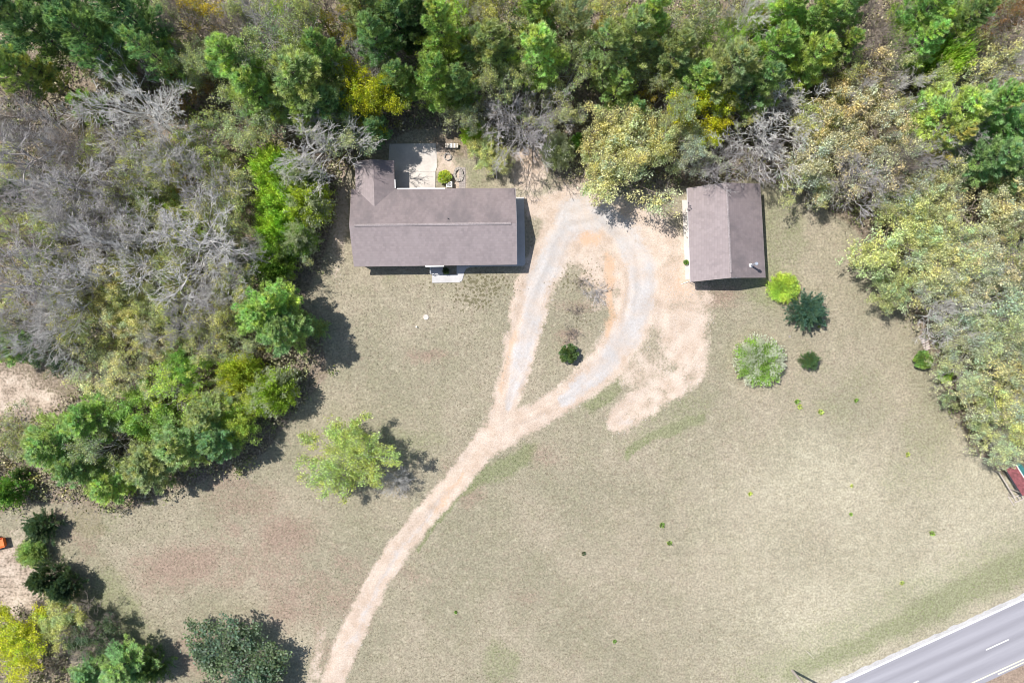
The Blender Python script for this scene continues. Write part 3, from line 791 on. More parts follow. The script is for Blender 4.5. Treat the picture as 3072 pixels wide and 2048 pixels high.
# playset at the right edge
ps = empty("swing_playset", S(3026, 1424)); ps.rotation_euler = (0, 0, math.radians(-58)); tag(ps, "wooden playset with red canopy and ladder at the right edge", "playset")
for x in (-1.6, 1.6):
    for y in (-.75, .75):
        mb_ = MB(); mb_.beam((x, y, 0), (x, y, 2.12), .1, .1); mb_.build("post", M['wood'], ps)
mb_ = MB(); mb_.prism([(-1.9, -.95, 2.0), (1.9, -.95, 2.0), (1.9, 0.02, 2.6), (-1.9, .02, 2.6)], [(-1.9, -.95, 2.03), (1.9, -.95, 2.03), (1.9, .02, 2.63), (-1.9, .02, 2.63)]); mb_.build("canopy", M['red'], ps)
mb_ = MB(); mb_.prism([(-1.9, .03, 2.6), (1.9, .03, 2.6), (1.9, .95, 2.0), (-1.9, .95, 2.0)], [(-1.9, .03, 2.63), (1.9, .03, 2.63), (1.9, .95, 2.03), (-1.9, .95, 2.03)]); tag(mb_.build("canopy", M['teal'], ps), "teal side of the canopy")
mb_ = MB(); mb_.tube((-1.95, .02, 2.68), (1.95, .02, 2.68), .06); mb_.build("ridge_pole", M['white'], ps)
mb_ = MB(); mb_.beam((-1.5, -1.3, .9), (2.1, -1.3, .9), .12, .1)
for x in (-1.4, 2.0): mb_.beam((x, -1.3, 0), (x, -1.3, .86), .09, .09)
mb_.build("side_rail", M['wood'], ps)
mb_ = MB(); mb_.box(-1.54, 1.54, -.69, .69, 1.15, 1.2); mb_.build("deck", M['wood'], ps)
ld = MB()
for x in (2.5, 3.15): ld.beam((x, 1.4, 1.25), (x, -1.3, .15), .10, .08)
ld.beam((2.15, -1.5, .10), (3.5, -1.5, .10), .12, .1)
for k in range(7): ld.beam((2.5, 1.2 - k * .38, 1.21 - .155 * k), (3.15, 1.2 - k * .38, 1.21 - .155 * k), .08, .06)
for x in (2.5, 3.15): ld.beam((x, 1.35, 0), (x, 1.35, 1.2), .09, .09)
ld.beam((1.65, 1.35, 1.1), (3.2, 1.35, 1.1), .09, .09)
ld.build("ladder", M['wood'], ps)

# ================================================================== vegetation
def unit(a): return a / (np.linalg.norm(a, axis=-1, keepdims=True) + 1e-9)


def rvec(rg, n): return unit(rg.normal(size=(n, 3)))


def perp(d, rg):
    return unit(np.cross(d, rvec(rg, len(d))))


def tubes(P0, P1, R0, R1, n=3):
    "open prisms between P0 and P1"
    m = len(P0); d = unit(P1 - P0)
    h = np.where(np.abs(d[:, 2:3]) < 0.9, np.array([[0, 0, 1.0]]), np.array([[1.0, 0, 0]]))
    a = unit(np.cross(d, h)); b = np.cross(d, a)
    t = np.arange(n) * 2 * np.pi / n
    ring = a[:, None, :] * np.cos(t)[None, :, None] + b[:, None, :] * np.sin(t)[None, :, None]
    V = np.stack([P0[:, None, :] + ring * R0[:, None, None], P1[:, None, :] + ring * R1[:, None, None]], 1)
    base = (np.arange(m) * 2 * n)[:, None]
    i = np.arange(n); j = (i + 1) % n
    F = np.stack([base + i, base + j, base + n + j, base + n + i], -1).reshape(-1, 4)
    return V.reshape(-1, 3), F


def cards(rg, C, size, N=None, long=1.0):
    "diamond leaves at C; N = preferred growth direction"
    n = len(C); d = rvec(rg, n) if N is None else unit(N + rvec(rg, n) * 0.55)
    s = perp(d, rg); size = np.asarray(size).reshape(-1, 1) * np.ones((n, 1))
    L = size * long
    V = np.stack([C - d * L * .5, C + s * size * .5, C + d * L * .5, C - s * size * .5], 1).reshape(-1, 3)
    F = np.arange(4 * n).reshape(n, 4)
    return V, F


def blades(rg, C, D, k, L, w, spread=0.8):
    "k slim triangles fanning out of each point C around direction D"
    C = np.repeat(C, k, 0); d = unit(np.repeat(D, k, 0) + rvec(rg, len(C)) * spread)
    s = perp(d, rg); L = L * rg.uniform(.7, 1.25, (len(C), 1))
    V = np.stack([C - s * w, C + s * w, C + d * L], 1).reshape(-1, 3)
    return V, np.arange(len(V)).reshape(-1, 3)


def skeleton(rg, H, R, levels, kids, trunk=0.28, spread=0.75, trop=0.12, wig=0.16, ratio=0.62, lean=0.0, limb0=None):
    "returns list of (P0,P1,R0,R1) per level and the last level's points/directions"
    nseg = 4
    P = np.array([[0, 0, 0.0]]); D = unit(np.array([[lean, lean * .3, 1.0]])); L = np.array([H * (0.55 if limb0 is None else limb0)]); Rr = np.array([H * 0.016])
    out = []; 
    for lv in range(levels + 1):
        m = len(P); pts = [P]; dirs = [D]; p = P; d = D
        ns = nseg if lv < levels else 2
        for s in range(ns):
            d = unit(d + rg.normal(size=(m, 3)) * wig + np.array([[0, 0, trop]]))
            p = p + d * (L / ns)[:, None]; pts.append(p); dirs.append(d)
        for s in range(ns):
            r0 = Rr * (1 - 0.62 * s / ns); r1 = Rr * (1 - 0.62 * (s + 1) / ns)
            out.append((lv, pts[s], pts[s + 1], np.maximum(r0, .006), np.maximum(r1, .005)))
        if lv == levels: break
        kk = kids[lv]; pp = np.stack(pts, 1); dd = np.stack(dirs, 1)
        lo = trunk / .55 if lv == 0 else 0.25
        t = rg.uniform(lo, 1.0, (m, kk)); t[:, -1] = 1.0
        if lv == 0: t = np.sort(t, 1)
        f = t * ns; i0 = np.minimum(f.astype(int), ns - 1); fr = (f - i0)[..., None]
        ar = np.arange(m)[:, None]
        cp = pp[ar, i0] * (1 - fr) + pp[ar, i0 + 1] * fr; cd = dd[ar, i0 + 1]
        cd = cd.reshape(-1, 3); pe = perp(cd, rg)
        if lv == 0:
            an = np.arange(kk) * 2.4 + rg.uniform(0, 6); pe = np.stack([np.cos(an), np.sin(an), np.zeros(kk)], 1)
        sp = spread * rg.uniform(.7, 1.4, (len(cd), 1)); sp[kk - 1::kk] *= 0.45
        D = unit(cd + pe * sp); P = cp.reshape(-1, 3)
        L = (L[:, None] * ratio * rg.uniform(.65, 1.15, (m, kk)) * (1.15 - 0.45 * t)).ravel()
        if lv == 0: L = H * 0.42 * rg.uniform(.75, 1.15, kk) * (1.12 - 0.3 * t[0])
        Rr = (Rr[:, None] * (0.50 if lv else .55) * (1.1 - 0.45 * t)).ravel()
    return out


def norm_sk(sk, H, R):
    allp = np.concatenate([s[2] for s in sk]); zz = np.percentile(allp[:, 2], 99)
    lo = np.percentile(allp[:, :2], 4, axis=0); hi = np.percentile(allp[:, :2], 96, axis=0); c = (lo + hi) / 2; h = (hi - lo) / 2
    def f(p):       # balance the crown over the foot of the trunk
        z = np.clip(p[:, 2:3] / (zz * .6), 0, 1); q_ = p.copy(); q_[:, :2] = (p[:, :2] - c * z) * (R * .93 / h); q_[:, 2] = p[:, 2] * H / zz; return q_
    return [(lv, f(a), f(b), r0, r1) for lv, a, b, r0, r1 in sk]


def wood_mesh(name, sk, lv0, lv1, n=3, rmin=0.0, rs=1.0):
    V, F, o = [], [], 0
    for lv, a, b, r0, r1 in sk:
        if lv0 <= lv <= lv1:
            v, f = tubes(a, b, np.maximum(r0 * rs, rmin), np.maximum(r1 * rs, rmin), 6 if lv < 2 else n); V.append(v); F.append(f + o); o += len(v)
    return np_mesh(name, np.concatenate(V), np.concatenate(F), smooth=False)


def leaf_mesh(name, V, F, v, c):
    return np_mesh(name, V, F, [("v", 'FACE', 'FLOAT', v), ("c", 'FACE', 'FLOAT', c)])


PROTO = {}


def proto(kind, i):
    key = (kind, i)
    if key in PROTO: return PROTO[key]
    rg = np.random.default_rng(sum(map(ord, kind)) * 31 + i * 7 + 1)
    if kind == 'bare':            # leafless hardwood, H 12 R 5
        sk = norm_sk(skeleton(rg, 12, 5, 4, [10, 7, 6, 5], trunk=.2, spread=.85, trop=.10, wig=.15, ratio=.58), 12, 5)
        tm = wood_mesh("trunk", sk, 0, 1, rs=1.25); cm = wood_mesh("crown", sk, 2, 4, 3, 0.019)
        r = (tm, cm, 12, 5, 'wood')
    elif kind == 'spread':        # leafless with long arching limbs (fan shaped)
        sk = norm_sk(skeleton(rg, 9, 5, 4, [13, 7, 6, 5], trunk=.08, spread=1.0, trop=.17, wig=.10, ratio=.55, limb0=.3), 9, 5)
        r = (wood_mesh("trunk", sk, 0, 1, rs=1.0), wood_mesh("crown", sk, 2, 4, 3, 0.019), 9, 5, 'wood')
    elif kind in ('oak', 'haze', 'thick', 'weep'):
        H, R = 11, 5
        kids = {'oak': [9, 7, 7, 4], 'haze': [8, 6, 6, 4], 'thick': [10, 7, 6, 3], 'weep': [10, 8, 7, 5]}[kind]
        sk = norm_sk(skeleton(rg, H, R, 4, kids, trunk=.18, spread=.8, trop=.08, wig=.17, ratio=.6), H, R)
        tips = np.concatenate([b for lv, a, b, _, _ in sk if lv == 4]); cid = np.concatenate([np.arange(len(b)) // (kids[3] * kids[2] // 2) for lv, a, b, _, _ in sk if lv == 4])
        reps = {'oak': 6, 'haze': 4, 'thick': 9, 'weep': 7}[kind]; sp = {'oak': .26, 'haze': .24, 'thick': .30, 'weep': .22}[kind]; sz = {'oak': .165, 'haze': .15, 'thick': .18, 'weep': .13}[kind]
        # keep leaves in bunches: drop a share of twigs
        keep = rg.random(cid.max() + 1)[cid] < {'oak': .72, 'haze': .8, 'thick': 1, 'weep': .9}[kind]
        tips, cid = tips[keep], cid[keep]
        C = np.repeat(tips, reps, 0) + rg.normal(size=(len(tips) * reps, 3)) * sp * np.array([1, 1, .7])
        
        cc = (np.abs(np.sin(cid * 12.9898) * 43758.5453) % 1)
        V, F = cards(rg, C, rg.uniform(.7, 1.35, len(C)) * sz, long=1.5)
        cm = leaf_mesh("crown", V, F, rg.random(len(F)), np.repeat(cc, reps))
        r = (wood_mesh("trunk", sk, 0, 4, 3, 0.015), cm, H, R, 'leaf')
    elif kind in ('pine', 'scrubpine'):
        H, R = 16, 4
        Bp, Bd, Bl = [], [], []
        nw = 17 if kind == 'pine' else 13
        for w in range(nw):
            t = (w + rg.uniform(-.2, .2)) / (nw - 1); h = H * (0.26 + 0.72 * t)
            nb = rg.integers(4, 7); a0 = rg.uniform(0, 6.28)
            for b in range(nb):
                a = a0 + b * 6.283 / nb + rg.uniform(-.3, .3)
                L = R * (0.16 + 0.98 * (1 - t) ** 0.72 * min(1, .5 + t * 2.4)) * rg.choice([.55, .8, 1.0, 1.12, 1.2])
                Bp.append((0, 0, h)); Bd.append((math.cos(a), math.sin(a), 0.12 + .5 * t)); Bl.append(L)
        Bp.append((0, 0, H * .93)); Bd.append((.05, 0, 1)); Bl.append(H * .07)
        Bp = np.array(Bp); Bd = unit(np.array(Bd)); Bl = np.array(Bl)
        side = unit(np.cross(Bd, [[0, 0, 1.0]]) + 1e-6)
        T0, TD, cc = [], [], []
        for p, d, L, s in zip(Bp, Bd, Bl, side):
            n = int((27 if kind == 'pine' else 18) * L) + 6
            u = rg.uniform(.22, 1.0, n) ** .8; lat = rg.uniform(-1, 1, n) * .34 * L * np.clip(1.25 - u, .12, .9)
            q_ = p + d * (u * L)[:, None] + s * lat[:, None] + np.array([0, 0, 1.0]) * (0.10 * L * u ** 2 + rg.normal(size=n) * .07)[:, None]
            T0.append(q_); TD.append(unit(d * .8 + s * np.sign(lat)[:, None] * .5 + np.array([0, 0, .45]))); cc.append(np.full(n, rg.random()))
        T0 = np.concatenate(T0); TD = np.concatenate(TD); cc = np.concatenate(cc); k = 6
        V, F = blades(rg, T0, TD, k, .46, .045, .62)
        cm = leaf_mesh("crown", V, F, np.clip(np.repeat(rg.random(len(T0)), k) * .8 + rg.random(len(F)) * .2, 0, 1), np.repeat(cc, k))
        hh = np.linspace(0, H * .97, 9); tp = np.stack([rg.normal(size=9) * .05, rg.normal(size=9) * .05, hh], 1); tr = .24 * (1 - hh / H * .92)
        v1, f1 = tubes(tp[:-1], tp[1:], tr[:-1], tr[1:], 8)
        v2, f2 = tubes(Bp, Bp + Bd * Bl[:, None] * .9 + np.array([0, 0, 1.0]) * (.08 * Bl)[:, None], np.full(len(Bp), .045), np.full(len(Bp), .012), 4)
        # dead lower snags
        ns = 16; an = rg.uniform(0, 6.28, ns); hz = rg.uniform(H * .08, H * .3, ns); sp_ = np.stack([0 * an, 0 * an, hz], 1)
        v3, f3 = tubes(sp_, sp_ + np.stack([np.cos(an), np.sin(an), -0.1 + 0 * an], 1) * rg.uniform(.6, 2.2, (ns, 1)), np.full(ns, .03), np.full(ns, .008), 3)
        Vt = np.concatenate([v1, v2, v3]); Ft = np.concatenate([f1, f2 + len(v1), f3 + len(v1) + len(v2)])
        r = (np_mesh("trunk", Vt, Ft), cm, H, R, 'leaf')
    elif kind == 'spruce':        # low dense conifer of many plumes, H 4 R 2.6
        H, R = 4.2, 2.6; n = 330
        u = rg.random(n) ** .8; a = rg.uniform(0, 6.283, n); lob = 1 + .16 * np.sin(a * 5 + i) + .1 * np.sin(a * 9 + 2 * i)
        rad = R * lob * (1 - u) ** .6 * rg.uniform(.55, 1.0, n); base = np.stack([rad * np.cos(a) * .55, rad * np.sin(a) * .55, H * (.12 + .8 * u)], 1)
        d = unit(np.stack([np.cos(a), np.sin(a), .35 + u], 1)); L = .25 + rad * .5
        m = 26; t = rg.random((n, m)); C = base[:, None] + d[:, None] * (t * L[:, None])[..., None] + rg.normal(size=(n, m, 3)) * .11 * (1.3 - t)[..., None]
        C = C.reshape(-1, 3); D = np.repeat(d, m, 0)
        V, F = blades(rg, C, D, 4, .19, .028, .8)
        cm = leaf_mesh("crown", V, F, rg.random(len(F)), np.repeat(rg.random(n), m * 4))
        tp = np.array([[0, 0, 0], [0, 0, H * .9]]); v1, f1 = tubes(tp[:1], tp[1:], np.array([.14]), np.array([.03]), 8)
        r = (np_mesh("trunk", v1, f1), cm, H, R, 'leaf')
    elif kind == 'shoot':         # arching flowering shrub, H 3 R 2.4
        H, R = 3.0, 2.4; n = 460
        a = rg.uniform(0, 6.283, n); el = np.arccos(rg.uniform(0.05, 1, n)); q_ = rg.uniform(.72, 1.08, n)
        tip = np.stack([R * np.sin(el) * np.cos(a) * q_, R * np.sin(el) * np.sin(a) * q_, H * (.25 + .75 * np.cos(el)) * q_ * rg.uniform(.8, 1.1, n)], 1)
        root = rg.normal(size=(n, 3)) * np.array([.25, .25, .05]); root[:, 2] = np.abs(root[:, 2])
        m = 42; t = 1 - rg.random((n, m)) * .5
        C = root[:, None] * (1 - t)[..., None] + tip[:, None] * t[..., None]; C[..., 2] += np.sin(t * np.pi) * .35
        C = (C + rg.normal(size=(n, m, 3)) * .12 * (1.7 - t)[..., None] * 1.2).reshape(-1, 3); D = np.repeat(unit(tip - root), m, 0)
        V, F = cards(rg, C, rg.uniform(.7, 1.3, len(C)) * .095, D, 1.8)
        # blossom in patches: neighbouring shoots share the patch value
        pc = vnoise(tip[:, 0] + 40, tip[:, 1] + 40, .8, i + 3); pc = np.clip((pc - .5) * .9 + .5 + rg.normal(size=n) * .26, 0.01, .99)
        cm = leaf_mesh("crown", V, F, rg.random(len(F)), np.repeat(pc, m))
        v1, f1 = tubes(root, root * .4 + tip * .6 + np.array([0, 0, .3]), np.full(n, .014), np.full(n, .006), 3)
        r = (np_mesh("trunk", v1, f1), cm, H, R, 'leaf')
    elif kind == 'round':         # clipped/compact bush of rounded clumps, H 2 R 1.4
        H, R = 2.0, 1.4; n = 75
        d = rvec(rg, n); d[:, 2] = np.abs(d[:, 2]) * 1.1 - .1; base = d * np.array([R * .8, R * .8, H * .42]) * rg.uniform(.75, 1.0, (n, 1)) + np.array([0, 0, H * .5])
        m = 150; C = base[:, None] + rvec(rg, n * m).reshape(n, m, 3) * (rg.random((n, m, 1)) ** .4) * rg.uniform(.18, .32, (n, 1, 1)); C = C.reshape(-1, 3)
        V, F = cards(rg, C, rg.uniform(.7, 1.3, len(C)) * .085, np.repeat(unit(d), m, 0), 1.4)
        cm = leaf_mesh("crown", V, F, rg.random(len(F)), np.repeat(rg.random(n), m))
        v1, f1 = tubes(np.zeros((n, 3)), base, np.full(n, .02), np.full(n, .008), 3)
        r = (np_mesh("trunk", v1, f1), cm, H, R, 'leaf')
    elif kind == 'twig':          # tiny leafless bush, H .8 R .9
        sk = norm_sk(skeleton(rg, 1.0, .9, 3, [10, 5, 4], trunk=.02, spread=1.1, trop=.05, wig=.2, ratio=.6, limb0=.25), .8, .9)
        r = (wood_mesh("trunk", sk, 0, 1, 3, .012, .8), wood_mesh("crown", sk, 2, 3, 3, .009, .6), .8, .9, 'wood')
    elif kind == 'weed':          # leafy rosette, H .35 R .35
        n = 70; a = rg.uniform(0, 6.283, n); C = np.stack([np.cos(a) * .2, np.sin(a) * .2, rg.uniform(.05, .25, n)], 1) * rg.uniform(.3, 1.2, (n, 1))
        V, F = cards(rg, C, .10, unit(C + np.array([0, 0, .1])), 2.4)
        v1, f1 = tubes(np.zeros((8, 3)), C[:8], np.full(8, .012), np.full(8, .006), 3)
        r = (np_mesh("trunk", v1, f1), leaf_mesh("crown", V, F, rg.random(n), rg.random(n)), .35, .35, 'leaf')
    r[0].materials.append(M['bark']); r[1].materials.append(M['leaf'] if r[4] == 'leaf' else M['bark'])
    PROTO[key] = r
    return r


NV = dict(bare=4, spread=3, oak=4, haze=3, thick=3, weep=1, pine=5, scrubpine=3, spruce=3, shoot=4, round=3, twig=3, weed=3)
CO = dict(
    pine=(.420, .540, .210), pineb=(.350, .480, .235), pined=(.260, .380, .190), pinel=(.520, .640, .250), pineg=(.430, .490, .245),
    olive=(.53, .56, .26), dull=(.45, .49, .28), khaki=(.60, .62, .37), tan=(.60, .57, .41), cream=(.66, .65, .45), sage=(.53, .59, .41),
    yellow=(.52, .54, .04), gold=(.50, .40, .06), rust=(.32, .19, .09), lime=(.46, .62, .13), limey=(.54, .64, .14), green=(.29, .45, .11),
    dark=(.10, .16, .075), box=(.14, .225, .08), pale=(.40, .50, .24), wisp=(.54, .61, .18), grey=(.55, .57, .45), blue=(.11, .22, .14))
BARK = dict(g=(.42, .40, .39), l=(.56, .54, .52), b=(.27, .23, .20), d=(.15, .13, .12), p=(.45, .425, .42), w=(.66, .64, .61))
NAME = dict(bare="bare_tree", spread="bare_tree", oak="leafing_tree", haze="leafing_tree", thick="leafy_tree", weep="weeping_tree", pine="pine_tree",
            scrubpine="pine_tree", spruce="conifer_bush", shoot="flowering_shrub", round="bush", twig="leafless_shrub", weed="weed_clump")
CAT = dict(bare="bare tree", spread="bare tree", oak="tree", haze="tree", thick="tree", weep="tree", pine="pine tree", scrubpine="pine tree",
           spruce="bush", shoot="shrub", round="bush", twig="shrub", weed="weed")
GRP = dict(bare="leafless trees in the wood", spread="leafless trees in the wood", oak="hardwoods just coming into leaf", haze="hardwoods just coming into leaf",
           thick="full leafy trees", pine="pine trees of the wood", scrubpine="pine trees of the wood", spruce="low conifers", shoot="flowering and lime green shrubs",
           round="small rounded bushes", twig="leafless shrubs", weed="green weed clumps in the lawn")
cnt = {}
rgt = np.random.default_rng(77)


def plant(kind, ox, oy, r, H, col, label, bark=None, white=0.0, share=None, asp=None):
    "ox, oy: where the crown's middle is seen on the 2352 px survey; r: its radius there; H: height in metres"
    i = cnt.get(kind, 0) % NV[kind]; cnt[kind] = cnt.get(kind, 0) + 1
    tm, cm, H0, R0, typ = proto(kind, i)
    zc = H * {'pine': .62, 'scrubpine': .62, 'bare': .62, 'spread': .5, 'weed': 0, 'twig': .3}.get(kind, .58)
    x, y, _ = G(ox, oy, zc)
    R = r / 18.67 * (CAMH - zc) / CAMH
    k = R / R0
    t = empty(NAME[kind], (x, y, 0), rgt.uniform(0, 6.28), (k * rgt.uniform(.92, 1.08), k * rgt.uniform(.92, 1.08), H / H0))
    if asp: t.scale = (k * asp[0], k * asp[1], H / H0); t.rotation_euler = (0, 0, math.radians(asp[2]))
    tag(t, label, CAT[kind], share or GRP.get(kind))
    a = link("trunk", tm, t); b = link("crown", cm, t)
    bk = BARK[bark or ('d' if kind.endswith('pine') else 'g' if typ == 'wood' or kind in ('haze', 'weep') else 'b')]
    a.color = (*bk, 1)
    if typ == 'wood': b.color = (*bk, 1)
    else:
        c = CO[col]; j = rgt.uniform(.9, 1.1)
        b.color = (c[0] * j * rgt.uniform(.95, 1.05), c[1] * j, c[2] * j * rgt.uniform(.9, 1.1), 1 - white)
    return t

